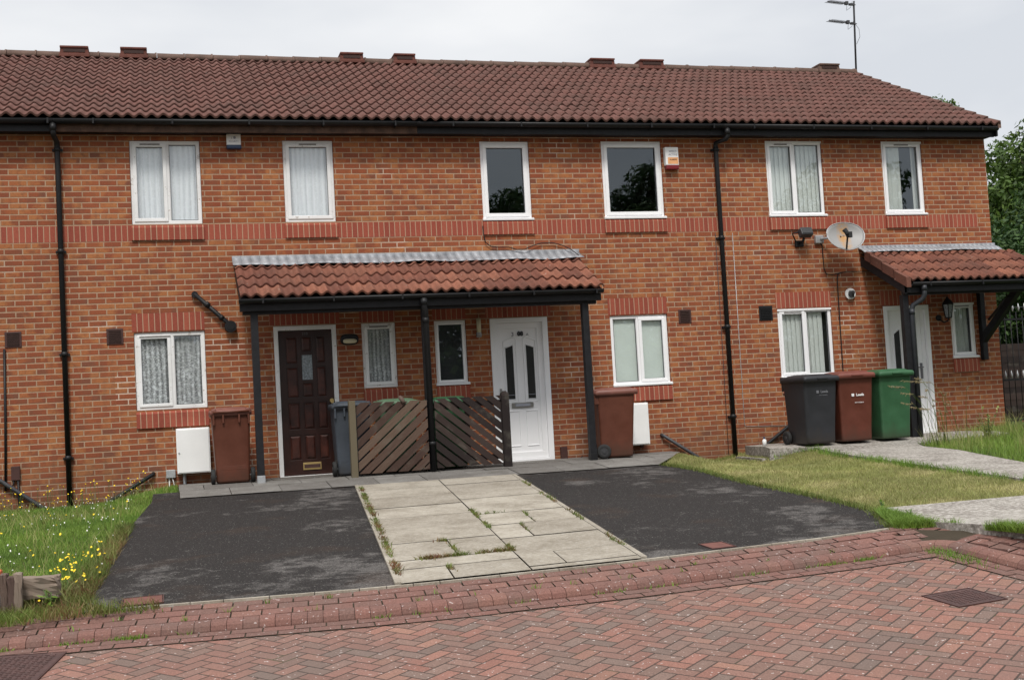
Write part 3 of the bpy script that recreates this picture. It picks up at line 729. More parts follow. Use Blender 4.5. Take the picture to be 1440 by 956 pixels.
for hi in range(4):
    x0, x1 = HX[hi], HX[hi+1]; ops = [o for o in openings if x0 < o[0] < x1]
    xs = sorted({x0, x1} | {o[0] for o in ops} | {o[1] for o in ops}); zs = sorted({-.4, ZT} | {o[2] for o in ops} | {o[3] for o in ops})
    mb = MB()
    for a, b in zip(xs[:-1], xs[1:]):
        for c, d in zip(zs[:-1], zs[1:]):
            mx, mz = (a+b)/2, (c+d)/2
            if any(o[0] < mx < o[1] and o[2] < mz < o[3] for o in ops): continue
            mb.add([(a, 0, c), (b, 0, c), (b, 0, d), (a, 0, d)], [(0, 1, 2, 3)])
    for o in ops:
        a, b, c, d = o; dp = .11
        mb.add([(a, 0, c), (b, 0, c), (b, 0, d), (a, 0, d), (a, dp, c), (b, dp, c), (b, dp, d), (a, dp, d)], [(0, 4, 5, 1), (1, 5, 6, 2), (2, 6, 7, 3), (3, 7, 4, 0)])
    # right gable of the end house, back wall
    yb = 7.9; ap = 7.02
    if hi == 3: mb.add([(x1, 0, -.4), (x1, yb, -.4), (x1, yb, ZT), (x1, yb/2-.15, ap), (x1, 0, ZT)], [(0, 1, 2, 3, 4)])
    if hi == 0: mb.add([(x0, 0, -.4), (x0, yb, -.4), (x0, yb, ZT), (x0, yb/2-.15, ap), (x0, 0, ZT)], [(4, 3, 2, 1, 0)])
    mb.build('wall', M['brick'], H[hi], fix=False)
    mb = MB(); mb.add([(x0, yb, -.4), (x1, yb, -.4), (x1, yb, ZT), (x0, yb, ZT)], [(3, 2, 1, 0)]); mb.build('rear_wall', M['brick'], H[hi], fix=False)
    # inside: lining, floors, party walls
    mb = MB(); e = .02
    xs2 = xs; zs2 = zs
    for a, b in zip(xs2[:-1], xs2[1:]):
        for c, d in zip(zs2[:-1], zs2[1:]):
            mx, mz = (a+b)/2, (c+d)/2
            if any(o[0] < mx < o[1] and o[2] < mz < o[3] for o in ops): continue
            mb.add([(a, .30, c), (b, .30, c), (b, .30, d), (a, .30, d)], [(3, 2, 1, 0)])
    for o in ops:
        a, b, c, d = o
        mb.add([(a, .112, c), (b, .112, c), (b, .112, d), (a, .112, d), (a, .30, c), (b, .30, c), (b, .30, d), (a, .30, d)], [(0, 4, 5, 1), (1, 5, 6, 2), (2, 6, 7, 3), (3, 7, 4, 0)])
    mb.box(x0+e, x1-e, .31, 3.9, .10, .24); mb.box(x0+e, x1-e, .31, 3.9, 2.48, 2.75); mb.box(x0+e, x1-e, .31, 3.9, 4.95, 5.02)
    mb.box(x0+e, x1-e, 3.9, 4.0, .1, 5.0); mb.box(x0+e, x0+.1, .31, 3.9, .24, 4.95); mb.box(x1-.1, x1-e, .31, 3.9, .24, 4.95)
    mb.build('interior', M['inside'], H[hi], fix=False)
# brick band, with gaps none: stands 3 mm proud
    mb = MB(); mb.box(x0 + (.0 if hi else 0), x1-(.0 if hi < 3 else .235), -.003, .02, 3.528, 3.738); mb.build('brick_band', M['soldier'], H[hi])

def soldier(house, x0, x1, z0, z1, name, proj):
    mb = MB()
    if proj > .01:   # sloping sill of bricks on edge
        mb.prism([(.02, z0), (-proj, z0), (-proj, z1-.035), (-proj+.02, z1-.01), (.02, z1)], 'x', x0, x1)
    else: mb.box(x0, x1, -.004, .02, z0, z1)
    return mb.build(name, M['soldier'], house)
for k in ('W1', 'W2', 'W3', 'W4', 'W5', 'W6'):
    a, b, c, d = W[k]; soldier(house_of(a), a-.01, b+.015, 3.535, c-.012, 'brick_sill', .032)
for k in ('W7', 'W8', 'W9', 'W10', 'W11', 'W12'):
    a, b, c, d = W[k]; soldier(house_of(a), a-.005, b+.01, c-.235, c-.012, 'brick_sill', .028)
    e = .0 if k != 'W11' else 0
    soldier(house_of(a), a-.02, b, d+.012, d+.255, 'brick_lintel', 0)
for k, v in DR.items(): soldier(house_of(v[0]), v[0]-.05, v[1]+.05, v[3]+.012, v[3]+.245, 'brick_lintel', 0)

def frame_ring(mb, x0, x1, z0, z1, w, y0, y1, bev=.006, wb=None):
    wb = wb or w
    mb.box(x0, x1, y0, y1, z0, z0+wb, bev=bev); mb.box(x0, x1, y0, y1, z1-w, z1, bev=bev)
    mb.box(x0, x0+w, y0+.0007, y1-.0007, z0+wb-.004, z1-w+.004, bev=bev); mb.box(x1-w, x1, y0+.0007, y1-.0007, z0+wb-.004, z1-w+.004, bev=bev)
def wavy(x0, x1, z0, z1, y, amp, wl, seed=0):
    mb = MB(); n = int((x1-x0)/.012)+2; rr = random.Random(seed); ph = rr.random()*6; xs = [x0+(x1-x0)*i/(n-1) for i in range(n)]
    ys = [y+amp*math.sin(2*math.pi*x/wl+ph+1.1*math.sin(x*9+ph))+amp*.4*math.sin(x*71) for x in xs]
    vs = [(x, q, z0) for x, q in zip(xs, ys)]+[(x, q*.5+y*.5, z1) for x, q in zip(xs, ys)]
    for i in range(n-1): mb.add([vs[i], vs[i+1], vs[n+i+1], vs[n+i]], [(0, 1, 2, 3)], None, True)
    return mb
def window(key, lights, mat, fill, sill=True, fw=.05, sw=.045, vent=None):
    a, b, c, d = W[key]; ho = house_of(a); e = .004
    mb = MB(); frame_ring(mb, a+e, b-e, c+e, d-e, fw, .022, .095)
    xin0, xin1 = a+e+fw, b-e-fw; xs = [xin0]
    wid = xin1-xin0
    for i, (f, op) in enumerate(lights[:-1]):
        xm = xin0+wid*sum(q[0] for q in lights[:i+1]); mb.box(xm-fw*.5, xm+fw*.5, .024, .093, c+e+fw-.004, d-e-fw+.004, bev=.006); xs.append(xm)
    xs.append(xin1)
    if key in ('W5', 'W11', 'W12', 'W6'): mb.box(a-.004, b+.004, .0, .03, d-.032, d-.001, bev=.004)   # head trim
    w = mb.build('window', mat, ho)
    for i, (f, op) in enumerate(lights):
        p0 = xs[i]+(fw*.5 if i else 0); p1 = xs[i+1]-(fw*.5 if i < len(lights)-1 else 0); q0, q1 = c+e+fw, d-e-fw
        if op:
            s = MB(); frame_ring(s, p0-.012, p1+.012, q0-.012, q1+.012, sw, .008, .05, .008); s.build('sash', mat, w)
            p0, p1, q0, q1 = p0-.012+sw, p1+.012-sw, q0-.012+sw, q1+.012-sw
        else:
            s = MB(); frame_ring(s, p0-.002, p1+.002, q0-.002, q1+.002, .012, .034, .06, .004); s.build('glazing_bead', mat, w)
            p0, p1, q0, q1 = p0+.010, p1-.010, q0+.010, q1-.010
        g = MB(); frame_ring(g, p0-.003, p1+.003, q0-.003, q1+.003, .006, .0315, .058, 0); g.build('gasket', M['upvcgrey'], w)
        g = MB(); g.add([(p0, .052, q0), (p1, .052, q0), (p1, .052, q1), (p0, .052, q1)], [(0, 1, 2, 3)]); g.build('pane', M['glass'], w, fix=False)
    if sill:
        s = MB(); s.prism([(.03, c-.012), (-.035, c-.012), (-.038, c+.012), (.0, c+.026), (.03, c+.028)], 'x', a-.012, b+.015); s.build('sill', mat, w)
    if vent is not None:
        i, vw = vent; p0 = xs[i]; p1 = xs[i+1]; m = (p0+p1)/2; z = d-e-fw*.5-.028
        v = MB(); v.box(m-vw/2, m+vw/2, .002, .012, z-.011, z+.011, bev=.004); v.build('trickle_vent', M['ventg'], w)
    I = (a+.03, b-.03, c+.02, d-.02)
    if fill == 'lace': wavy(*I, .083, .017, .085, hash(key) % 9).build('net_curtain', M['lace'], w, fix=False)
    if fill == 'lace2': wavy(*I, .080, .011, .075, 3).build('net_curtain', M['lace2'], w, fix=False)
    if fill == 'vert':
        mb = MB(); x = I[0]; end = I[1] if key == 'W5' else I[0]+(I[1]-I[0])*.90
        while x < end-.06:
            mb.add([(x, .072, I[2]), (x+.088, .094, I[2]), (x+.088, .094, I[3]), (x, .072, I[3])], [(0, 1, 2, 3)]); x += .076
        mb.build('vertical_blind', M['blind'], w, fix=False)
    if fill == 'roller':
        mb = MB(); mb.box(I[0], I[1], .072, .076, I[2], I[3]); mb.build('roller_blind', M['roller'], w)
    if fill == 'dark':
        mb = MB(); mb.box(I[0], I[1], .075, .079, I[2]+.01, I[3]); mb.build('blind', M['darkblind'], w)
    if fill == 'halfcurt':
        wavy(I[0], I[0]+.33, I[2], I[3], .085, .014, .10, 2).build('curtain', M['curt'], w, fix=False)
        wavy(I[1]-.09, I[1], I[2], I[3], .14, .015, .07, 4).build('curtain', M['curt'], w, fix=False)
        mb = MB(); mb.box(I[0]+.38, I[0]+.44, .75, .80, I[2]+.40, I[3]); mb.build('wall_hanging', M['redcurt'], w)
        # a small lit pendant deep in the room
        mb = MB(); mb.cyl((13.50, .62, 4.16), (0, 0, 1), .035, .04, 12, .02); mb.build('lamp', M['bulb'], w)
        mb = MB(); mb.tube([(13.40, .62, 4.20), (13.46, .62, 4.235), (13.56, .60, 4.235), (13.68, .60, 4.17)], .010, 6); mb.build('lamp_arm', M['wht'], w)
    return w
window('W1', [(.53, 1), (.47, 0)], M['oldwhite'], 'lace', False, .045, .05, (0, .26))
window('W2', [(1, 1)], M['oldwhite'], 'lace', False, .05, .05, (0, .24))
window('W3', [(1, 1)], M['upvc'], 'none', True, .05, .055)
window('W4', [(1, 1)], M['upvc'], 'none', True, .05, .055)
window('W5', [(.50, 1), (.50, 0)], M['upvc'], 'vert', True, .045, .045, (0, .22))
window('W6', [(1, 1)], M['upvc'], 'halfcurt', True, .045, .045, (0, .26))
window('W7', [(.53, 1), (.47, 0)], M['oldwhite'], 'lace2', False, .05, .045, (0, .40))
window('W8', [(1, 1)], M['oldwhite'], 'lace2', False, .045, .05, (0, .26))
window('W9', [(1, 1)], M['upvc'], 'dark', True, .035, .035)
window('W10', [(.48, 0), (.52, 1)], M['upvc'], 'roller', True, .045, .05)
window('W11', [(.52, 1), (.48, 0)], M['upvc'], 'vert', True, .045, .045, (0, .30))
window('W12', [(1, 1)], M['upvc'], 'halfcurt2', True, .045, .045, (0, .26))
wavy(13.98, 14.34, 1.46, 2.28, .12, .018, .08, 5).build('curtain', M['curt'], [c for c in H[3].children if c.name.startswith('window')][-1], fix=False)

# ---- doors
def door_frame(ho, v, mat, w=.055, y0=.01, top=.055):
    a, b, c, d = v; mb = MB()
    mb.box(a+.003, a+w, y0, .10, c, d-.003, bev=.006); mb.box(b-w, b-.003, y0, .10, c, d-.003, bev=.006); mb.box(a+w-.004, b-w+.004, y0+.001, .10, d-top, d-.003, bev=.006)
    return mb.build('door_frame', mat, ho)
# brown panelled door
v = DR['DB']; ho = H[1]; door_frame(ho, v, M['oldwhite'], .062, -.004, .062)
a, b, c, d = v[0]+.064, v[1]-.064, v[2]+.03, v[3]-.064
mb = MB(); mb.box(a, b, .062, .10, c, d)
z = lambda f: c+(d-c)*f; x = lambda f: a+(b-a)*f
rails_x = [(0, .13), (.35, .42), (.62, .69), (.87, 1)]
rows = [(.14, .37), (.41, .56), (.41, .56), (.60, .77)]
for (p, q) in rails_x: mb.box(x(p), x(q), .050, .064, c, d, bev=.004)
for (p, q) in ((0, .105), (.275, .315), (.50, .535), (.955, 1)): mb.box(a+.001, b-.001, .0505, .064, z(p), z(q), bev=.004)
for (p, q) in ((0, .355), (.685, 1)): mb.box(x(p)+.001, x(q)-.001, .0507, .064, z(.745), z(.77), bev=.004)
mb.box(x(.42), x(.62), .0505, .064, z(.635), z(.655), bev=.004); mb.box(x(.42), x(.62), .0505, .064, z(.83), z(.85), bev=.004)
dd = mb.build('front_door', M['bdoor'], ho)
mb = MB()
def rp(p0, p1, q0, q1):
    m = .022; X0, X1, Z0, Z1 = x(p0)+m*.5, x(p1)-m*.5, z(q0)+m*.5, z(q1)-m*.5
    mb.loft([[(X0, .061, Z0), (X1, .061, Z0), (X1, .061, Z1), (X0, .061, Z1)], [(X0+m, .046, Z0+m), (X1-m, .046, Z0+m), (X1-m, .046, Z1-m), (X0+m, .046, Z1-m)]], False)
for (p0, p1) in ((.13, .35), (.42, .62), (.69, .87)):
    for (q0, q1) in ((.105, .275), (.315, .50)): rp(p0, p1, q0, q1)
for (p0, p1) in ((.13, .35), (.69, .87)):
    for (q0, q1) in ((.535, .745), (.77, .955)): rp(p0, p1, q0, q1)
rp(.42, .62, .535, .635); rp(.42, .62, .85, .955)
mb.build('raised_panel', M['bdoorw'], dd)
mb = MB(); mb.box(x(.425), x(.615), .052, .060, z(.657), z(.828)); mb.build('pane', M['frost'], dd)
mb = MB(); mb.box(x(.36), x(.70), .036, .050, z(.035), z(.085), bev=.004); mb.build('letterbox', M['brass'], dd)
mb = MB(); mb.box(x(.38), x(.68), .033, .040, z(.047), z(.072), bev=.003); mb.build('letterbox_flap', M['cover'], dd)
mb = MB(); mb.cyl((x(.95), .040, z(.505)), (0, 1, 0), .028, .02, 14); mb.cyl((x(.95), .015, z(.495)), (0, 1, 0), .022, .05, 14); mb.build('handle', M['brass'], dd)
mb = MB(); mb.box(v[0]+.01, v[1]-.01, -.02, .06, v[2]-.04, v[2]+.028, bev=.006); mb.build('doorstep', M['oldwhite'], ho)
text('310', .055, (x(.5), .0495, z(.975)), M['inkdull'], 'house_number', dd)
# white door 308A
v = DR['DW']; ho = H[2]; door_frame(ho, v, M['upvc'], .085, -.004, .075)
a, b, c, d = v[0]+.083, v[1]-.083, v[2]+.06, v[3]-.076
mb = MB(); mb.box(v[0]+.01, v[1]-.01, .0, .1, v[2]-.02, v[2]+.06, bev=.01); mb.box(a, b, .045, .085, c, d)
frame_ring(mb, a, b, c, d, .085, .028, .05, .01, .10)
dd = mb.build('front_door', M['upvc'], ho)
x = lambda f: a+(b-a)*f; z = lambda f: c+(d-c)*f
def moulding(poly, w=.016, y=.034, yd=.046):
    mb = MB(); n = len(poly); cx = sum(p[0] for p in poly)/n; cz = sum(p[1] for p in poly)/n
    sc = lambda p, k: (cx+(p[0]-cx)*(1+k/abs(max(.05, math.hypot(p[0]-cx, p[1]-cz)))), cz+(p[1]-cz)*(1+k/max(.05, math.hypot(p[0]-cx, p[1]-cz))))
    o = [sc(p, w*1.5) for p in poly]; i_ = poly; m_ = [sc(p, w*.75) for p in poly]
    for k in range(n):
        k2 = (k+1) % n
        mb.add([(o[k][0], yd, o[k][1]), (o[k2][0], yd, o[k2][1]), (m_[k2][0], y, m_[k2][1]), (m_[k][0], y, m_[k][1]), (i_[k2][0], yd, i_[k2][1]), (i_[k][0], yd, i_[k][1])], [(0, 1, 2, 3), (3, 2, 4, 5)])
    return mb
gl1 = [(x(.20), z(.44)), (x(.36), z(.44)), (x(.36), z(.835)), (x(.20), z(.815))]; gl2 = [(x(.64), z(.44)), (x(.80), z(.44)), (x(.80), z(.815)), (x(.64), z(.835))]
for g in (gl1, gl2):
    moulding(g).build('glazing_bead', M['upvc'], dd, fix=False)
    mb = MB(); mb.add([(p[0], .040, p[1]) for p in g], [(0, 1, 2, 3)]); mb.build('pane', M['dotw'], dd, fix=False)
    mb = MB(); mb.box(g[0][0], g[1][0], .036, .039, z(.468), z(.471)); mb.build('glass_line', M['inkgrey'], dd)
mb = MB()
for (p0, p1) in ((.19, .42), (.58, .81)):
    q = moulding([(x(p0), z(.10)), (x(p1), z(.10)), (x(p1), z(.345)), (x(p0), z(.345))]); mb.add(q.v, q.f)
q = moulding([(x(.16), z(.865)), (x(.16), z(.42)), (x(.42), z(.42)), (x(.42), z(.88)), (x(.36), z(.89))][::-1], .008); mb.add(q.v, q.f)
q = moulding([(x(.58), z(.88)), (x(.58), z(.42)), (x(.84), z(.42)), (x(.84), z(.865)), (x(.64), z(.89))], .008); mb.add(q.v, q.f)
mb.build('door_moulding', M['upvc'], dd, fix=False)
mb = MB(); mb.box(x(.27), x(.73), .018, .03, z(.375), z(.412), bev=.004); mb.build('letterbox', M['chrome'], dd)
mb = MB(); mb.box(x(.34), x(.66), .013, .02, z(.384), z(.403), bev=.003); mb.build('letterbox_flap', M['inkgrey'], dd)
mb = MB(); mb.box(x(.035), x(.075), .012, .03, z(.44), z(.52), bev=.004); mb.tube([(x(.055), .02, z(.485)), (x(.055), -.025, z(.485)), (x(.19), -.03, z(.485))], .009, 8); mb.build('handle', M['chrome'], dd)
text('3', .085, (x(.365), .0265, z(.915)), M['inkdull'], 'house_number', dd, bold=.001)
text('08', .085, (x(.53), .0265, z(.918)), M['ink'], 'house_number', dd, bold=.006)
text('A', .05, (x(.68), .0265, z(.912)), M['inkdull'], 'house_number', dd, bold=.001)
# right-hand white door
v = DR['DR']; ho = H[3]; door_frame(ho, v, M['upvc'], .075, -.004, .07)
a, b, c, d = v[0]+.073, v[1]-.073, v[2]+.05, v[3]-.071
mb = MB(); mb.box(v[0]+.01, v[1]-.01, -.01, .1, v[2]-.03, v[2]+.05, bev=.01); mb.box(a, b, .045, .085, c, d)
x = lambda f: a+(b-a)*f; z = lambda f: c+(d-c)*f
for k in range(4): mb.box(x(.56+.11*k), x(.56+.11*k+.102), .036, .05, c+.002, d-.002, bev=.005)
dd = mb.build('front_door', M['upvc'], ho)
g = [(x(.16), z(.30)), (x(.32), z(.30)), (x(.32), z(.84)), (x(.16), z(.80))]
moulding(g, .022, .026).build('glazing_bead', M['upvc'], dd, fix=False)
mb = MB(); mb.add([(p[0], .040, p[1]) for p in g], [(0, 1, 2, 3)]); mb.build('pane', M['dotw'], dd, fix=False)
mb = MB(); mb.box(x(.80), x(.86), .020, .036, z(.425), z(.555), bev=.004); mb.tube([(x(.83), .02, z(.52)), (x(.83), -.03, z(.52)), (x(.68), -.03, z(.52))], .009, 8); mb.build('handle', M['inkdull'], dd)

# ---- vents, roof, gutter, fascia
def air_vent(x0, z0, mat, w=.215, fr=None):
    mb = MB(); mb.box(x0, x0+w, -.012, .01, z0, z0+w, bev=.006); o = mb.build('air_vent', fr or mat, house_of(x0))
    mb = MB()
    for k in range(7): zz = z0+.03+k*.0245; mb.box(x0+.028, x0+w-.028, -.024, -.011, zz, zz+.013, rot=None)
    mb.build('louvre', mat, o)
air_vent(-.143, 2.165, M['ventb'], .205, M['rust']); air_vent(1.112, 2.155, M['ventb'], .212, M['rust']); air_vent(9.272, 2.15, M['ventb'], .205, M['rust']); air_vent(10.60, 2.145, M['blackp'], .225)

def wave(u): # one roll per 0.15 m
    c = .5+.5*math.cos(2*math.pi*u/.15); return .044*c**1.1
def tiles(name, x0, x1, ye, ze, slope, L, g, mat, parent, jit=.003, seed=0, thick=.021):
    rr = random.Random(seed); ca, sa = math.cos(slope), math.sin(slope)
    mb = MB(); n = int(round((x1-x0)/.015)); xs = [x0+(x1-x0)*i/n for i in range(n+1)]
    def P(x, s, nn): return (x, ye+s*ca-nn*sa, ze+s*sa+nn*ca)
    nc = int(math.ceil(L/g-.01))
    for k in range(nc):
        s0 = k*g; s1 = min((k+1)*g+.02, L); tw = {}
        f_, b_, u_ = [], [], []
        for x in xs:
            ti = math.floor(x/.30+.001)
            if ti not in tw: tw[ti] = (rr.gauss(0, jit*1.1)-(.022 if rr.random() < .025 else 0), rr.gauss(0, jit)+(.008 if rr.random() < .04 else 0))
            ds, dn = tw[ti]; w = wave(x)
            f_.append(P(x, s0+ds, w+thick+dn)); b_.append(P(x, s1, w+.001+(thick*.0)+dn*.3)); u_.append(P(x, s0+ds+.002, w-.002+dn))
        o = len(mb.v); mb.v += u_+f_+b_; m = n+1
        for i in range(n):
            a = x0/.30+((xs[i]+xs[i+1])/2-x0)/.30
            mb.face((o+i, o+i+1, o+m+i+1, o+m+i), [(a, k+.01)]*4)
            mb.face((o+m+i, o+m+i+1, o+2*m+i+1, o+2*m+i), [(a, k+.01), (a, k+.01), (a, k+.98), (a, k+.98)], True)
    return mb.build(name, mat, parent, fix=False)
SL = math.atan2(7.10-5.12, 3.80+.36); LR = math.hypot(7.10-5.12, 3.80+.36)
XR = 14.89
ends = [-4.0, .56, 5.385, 10.05, XR]
for hi in range(4):
    x0, x1 = ends[hi], ends[hi+1]; ho = H[hi]
    rf = tiles('roof', x0, x1, -.36, 5.11, SL, LR, LR/14, M['tile'], ho, .0025, seed=hi+1, thick=.026)
    mb = MB(); mb.add([(x0, -.30, 5.10), (x1, -.30, 5.10), (x1, 3.8, 7.05), (x0, 3.8, 7.05), (x0, 8.2, 5.02), (x1, 8.2, 5.02)], [(0, 1, 2, 3), (3, 2, 5, 4)]); mb.build('roof_underlay', M['blackw'], rf, fix=False)
    mb = MB(); mb.add([(x0, 3.8, 7.12), (x1, 3.8, 7.12), (x1, 8.3, 5.08), (x0, 8.3, 5.08)], [(0, 1, 2, 3)]); mb.build('rear_roof_slope', M['tile'], rf, fix=False)
    mb = MB(); xx = x0; xe = x1-.0
    while xx < xe-.05:
        xq = min(xx+.45, xe); dz = random.uniform(-.006, .006); n = 8
        ring = lambda X, r: [(X, 3.80-r*math.cos(math.pi*i/n), 7.075+dz+r*.95*math.sin(math.pi*i/n)) for i in range(n+1)]
        mb.loft([ring(xx+.004, .125), ring(xq-.03, .118), ring(xq-.03, .131), ring(xq-.002, .131)], True); xx = xq
    mb.build('ridge_tiles', M['ridge'], rf)
    # fascia, soffit
    mb = MB(); mb.box(x0+(.001 if hi else 0), min(x1, 14.845)-.001, -.245, -.222, 4.945, 5.115, bev=.003); mb.build('fascia', M['fasciaw'] if hi == 1 else M['blackw'], ho)
    mb = MB(); mb.box(x0+.001, min(x1, 14.845)-.001, -.221, .0, 4.965, 4.985); mb.build('soffit', M['blackw'], ho)
    # gutter: half-round trough
    mb = MB(); n = 8; xa, xb = x0+.001, min(x1, 14.87)-.001
    ro = [(xa, -.305-.056*math.cos(math.pi*i/n), 5.095-.062*math.sin(math.pi*i/n)) for i in range(n+1)]; ri = [(xa, -.305-.050*math.cos(math.pi*i/n), 5.095-.055*math.sin(math.pi*i/n)) for i in range(n, -1, -1)]
    ring0 = ro+ri; ring1 = [(xb, p[1], p[2]) for p in ring0]; mb.loft([ring0, ring1], True)
    q = xa+.5
    while q < xb: mb.box(q-.012, q+.012, -.364, -.245, 5.03, 5.10, bev=.003); q += 1.0
    mb.build('gutter', M['blackp'], ho)
# right verge: bargeboard and verge cloaks stepping up with the tile courses
mb = MB(); ca, sa = math.cos(SL), math.sin(SL)
mb.prism([(-.26, 4.945), (-.26, 5.11), (3.8, 7.06), (3.8, 6.88)], 'x', 14.847, 14.875); mb.box(14.847, 14.875, -.30, -.262, 4.95, 5.10)
mb.build('bargeboard', M['blackw'], H[3])
mb = MB()
for k in range(14):
    s = k*LR/14; y0, z0 = -.36+s*ca, 5.12+s*sa; s2 = s+LR/14+.02; y1, z1 = -.36+s2*ca, 5.12+s2*sa
    mb.prism([(y0, z0-.055), (y0, z0+.068), (y1, z1+.042), (y1, z1-.055)], 'x', XR-.045, XR+.012)
mb.build('verge_tiles', M['ridge'], H[3])
for i, (xa, xb) in enumerate([(.40, .85), (1.33, 1.76), (4.92, 5.33), (5.85, 6.24), (9.44, 9.92), (10.40, 10.88), (14.06, 14.50)]):
    m = (xa+xb)/2; w = (xb-xa)/2; mb = MB(); zb = 7.10
    mb.prism([(m-w, zb), (m-w+.01, zb+.105), (m-w+.05, zb+.14), (m+w-.05, zb+.14), (m+w-.01, zb+.105), (m+w, zb)], 'y', 3.66, 3.94)
    mb.box(m-w-.01, m+w+.01, 3.63, 3.97, zb-.03, zb+.02, bev=.008)
    mb.box(m-w+.005, m+w-.005, 3.635, 3.965, zb+.115, zb+.150, bev=.012)
    ho = house_of(m); rfo = [c for c in ho.children if c.name.startswith('roof')][0]
    o = mb.build('ridge_vent', M['rvent'] if i < 6 else M['ridge'], rfo)
    mb = MB(); mb.box(m-w+.06, m+w-.06, 3.652, 3.662, zb+.05, zb+.10); mb.build('vent_slot', M['ventb'], rfo)
# downpipes
def downpipe(x, ztop, zbot, ho, r=.035, y=-.06, gx=None, gy=-.305, gz=5.05, xb=None):
    gx = x if gx is None else gx
    mb = MB(); mb.tube([(gx, gy, gz), (gx, gy, gz-.13), (gx+(x-gx)*.2, gy+.02, gz-.17), (x, y-.01, ztop+.07), (x, y, ztop), (x, y, zbot)], r, 12)
    mb.cyl((gx, gy, gz-.06), (0, 0, 1), r*1.25, .09, 12); o = mb.build('downpipe', M['blackp'], ho)
    z_ = ztop
    while z_ > zbot+.2:
        mb = MB(); mb.cyl((x, y, z_-.03), (0, 0, 1), r*1.2, .06, 12); mb.box(x-.065, x+.065, y+.01, -.001, z_-.05, z_-.02, bev=.003); z_ -= 1.35; mb.build('pipe_clip', M['blackp'], o)
downpipe(.585, 4.78, 0.0, H[1], gx=.56); downpipe(10.03, 4.80, 0.0, H[2], gx=10.12)
# ---- raking waste pipes and stubs
def pipe(pts, r, mat, label, cat='pipe', name='waste_pipe', ends=True, group='raking waste pipes'):
    mb = MB(); mb.tube(pts, r, 12)
    base_mesh(mb, name, mat, label, cat, group)
pipe([(-.55, -.10, .64), (-.245, -.06, .46), (.339, -.06, .02), (.40, -.06, -.08)], .027, M['greyp'], 'grey waste pipe sloping down to the right into the lawn at the left edge')
pipe([(1.64, .0, .425), (1.62, -.06, .41), (1.05, -.06, .085), (.9, -.06, .0)], .027, M['blackp'], 'black waste pipe sloping down to the left beside the white meter box')
pipe([(8.88, 0, .51), (8.90, -.06, .49), (9.55, -.06, .06), (9.75, -.06, -.05)], .025, M['greyp'], 'dark waste pipe sloping down to the right below the pale-blind window')
pipe([(11.10, 0, .65), (11.06, -.06, .60), (10.25, -.06, .06), (10.10, -.06, -.04)], .027, M['blackp'], 'black waste pipe sloping down to the left behind the charcoal bin')
mb = MB(); mb.tube([(2.26, 0, 2.78), (2.27, -.06, 2.78), (2.68, -.07, 2.385), (2.70, -.07, 2.36)], .030, 12); mb.cyl((2.262, -.04, 2.785), (0, 1, 0), .042, .07, 14); mb.cyl((2.42, -.065, 2.64), (.72, 0, -.69), .040, .06, 12); mb.cyl((2.60, -.068, 2.46), (.72, 0, -.69), .038, .05, 12)
mb.cyl((2.715, -.055, 2.335), (0, 1, 0), .078, .11, 20); mb.cyl((2.715, -.113, 2.335), (0, 1, 0), .05, .012, 16)
base_mesh(mb, 'soil_pipe', M['blackp'], 'short black pipe raking down to a round stub on the wall, left of the canopy', 'pipe')
# ---- boxes and cables
def wallbox(name, x0, x1, z0, z1, dep, mat, label, cat, bev=.008, door=None, extra=None):
    e = empty(name, ((x0+x1)/2, 0, z0), label, cat)
    mb = MB(); mb.box(x0, x1, -dep, -.001, z0, z1, bev=bev); mb.build('housing', mat, e)
    if door:
        mb = MB(); mb.box(x0+.015, x1-.015, -dep-.008, -dep+.002, z0+.015, z1-.02, bev=.004); mb.build('door', door, e)
    if extra: extra(e)
    return e
def ex(e):
    mb = MB(); mb.cyl((1.975, -.238, .68), (0, 1, 0), .010, .012, 10); mb.build('lock', M['steel'], e)
    mb = MB(); mb.tube([(2.035, -.05, .41), (2.035, -.05, .02)], .022, 10); mb.build('supply_pipe', M['steel'], e)
wallbox('meter_box', 1.945, 2.375, .405, 1.0, .225, M['wht'], 'white meter cupboard on the wall below the left net-curtained window', 'meter box', .012, M['wht'], ex)
def ex(e):
    mb = MB(); mb.cyl((8.54, -.06, .37), (0, 0, 1), .03, .05, 10); mb.build('supply_pipe', M['rust'], e)
wallbox('meter_box', 8.17, 8.61, .39, 1.0, .225, M['wht'], 'white meter cupboard half hidden behind the brown bin by the white door', 'meter box', .012, M['wht'], ex)
def ex(e):
    mb = MB(); mb.tube([(-.085, -.03, .46), (-.09, -.03, .40), (-.15, -.02, .36)], .010, 6); mb.tube([(-.035, -.03, .46), (-.03, -.03, -.02)], .014, 8); mb.build('cable', M['blackp'], e)
wallbox('junction_box', -.115, -.008, .455, .635, .05, M['rust'], 'small brown junction box with cables low on the wall at the left edge', 'junction box', .006, None, ex)
def ex(e):
    mb = MB(); mb.tube([(1.875, -.03, .36), (1.90, -.03, .26), (1.86, -.03, .18)], .006, 6); mb.tube([(1.84, -.02, .36), (1.835, -.02, .05)], .008, 6); mb.build('cable', M['wht'], e)
wallbox('junction_box', 1.80, 1.92, .355, .462, .055, M['steel'], 'small pale grey junction box left of the white meter cupboard', 'junction box', .006, None, ex)
def ex(e):
    mb = MB(); mb.tube([(7.34, -.03, .25), (7.40, -.05, .20), (7.55, -.06, .215), (7.62, -.04, .28)], .007, 6); mb.build('cable', M['blackp'], e)
wallbox('junction_box', 7.295, 7.395, .245, .43, .045, M['rust'], 'small brown junction box low on the wall right of the white door', 'junction box', .006, None, ex)
def cable(pts, label, r=.006, mat=None, g='cables clipped to the walls'):
    mb = MB(); mb.tube(pts, r, 6); base_mesh(mb, 'cable', mat or M['blackp'], label, 'cable', g)
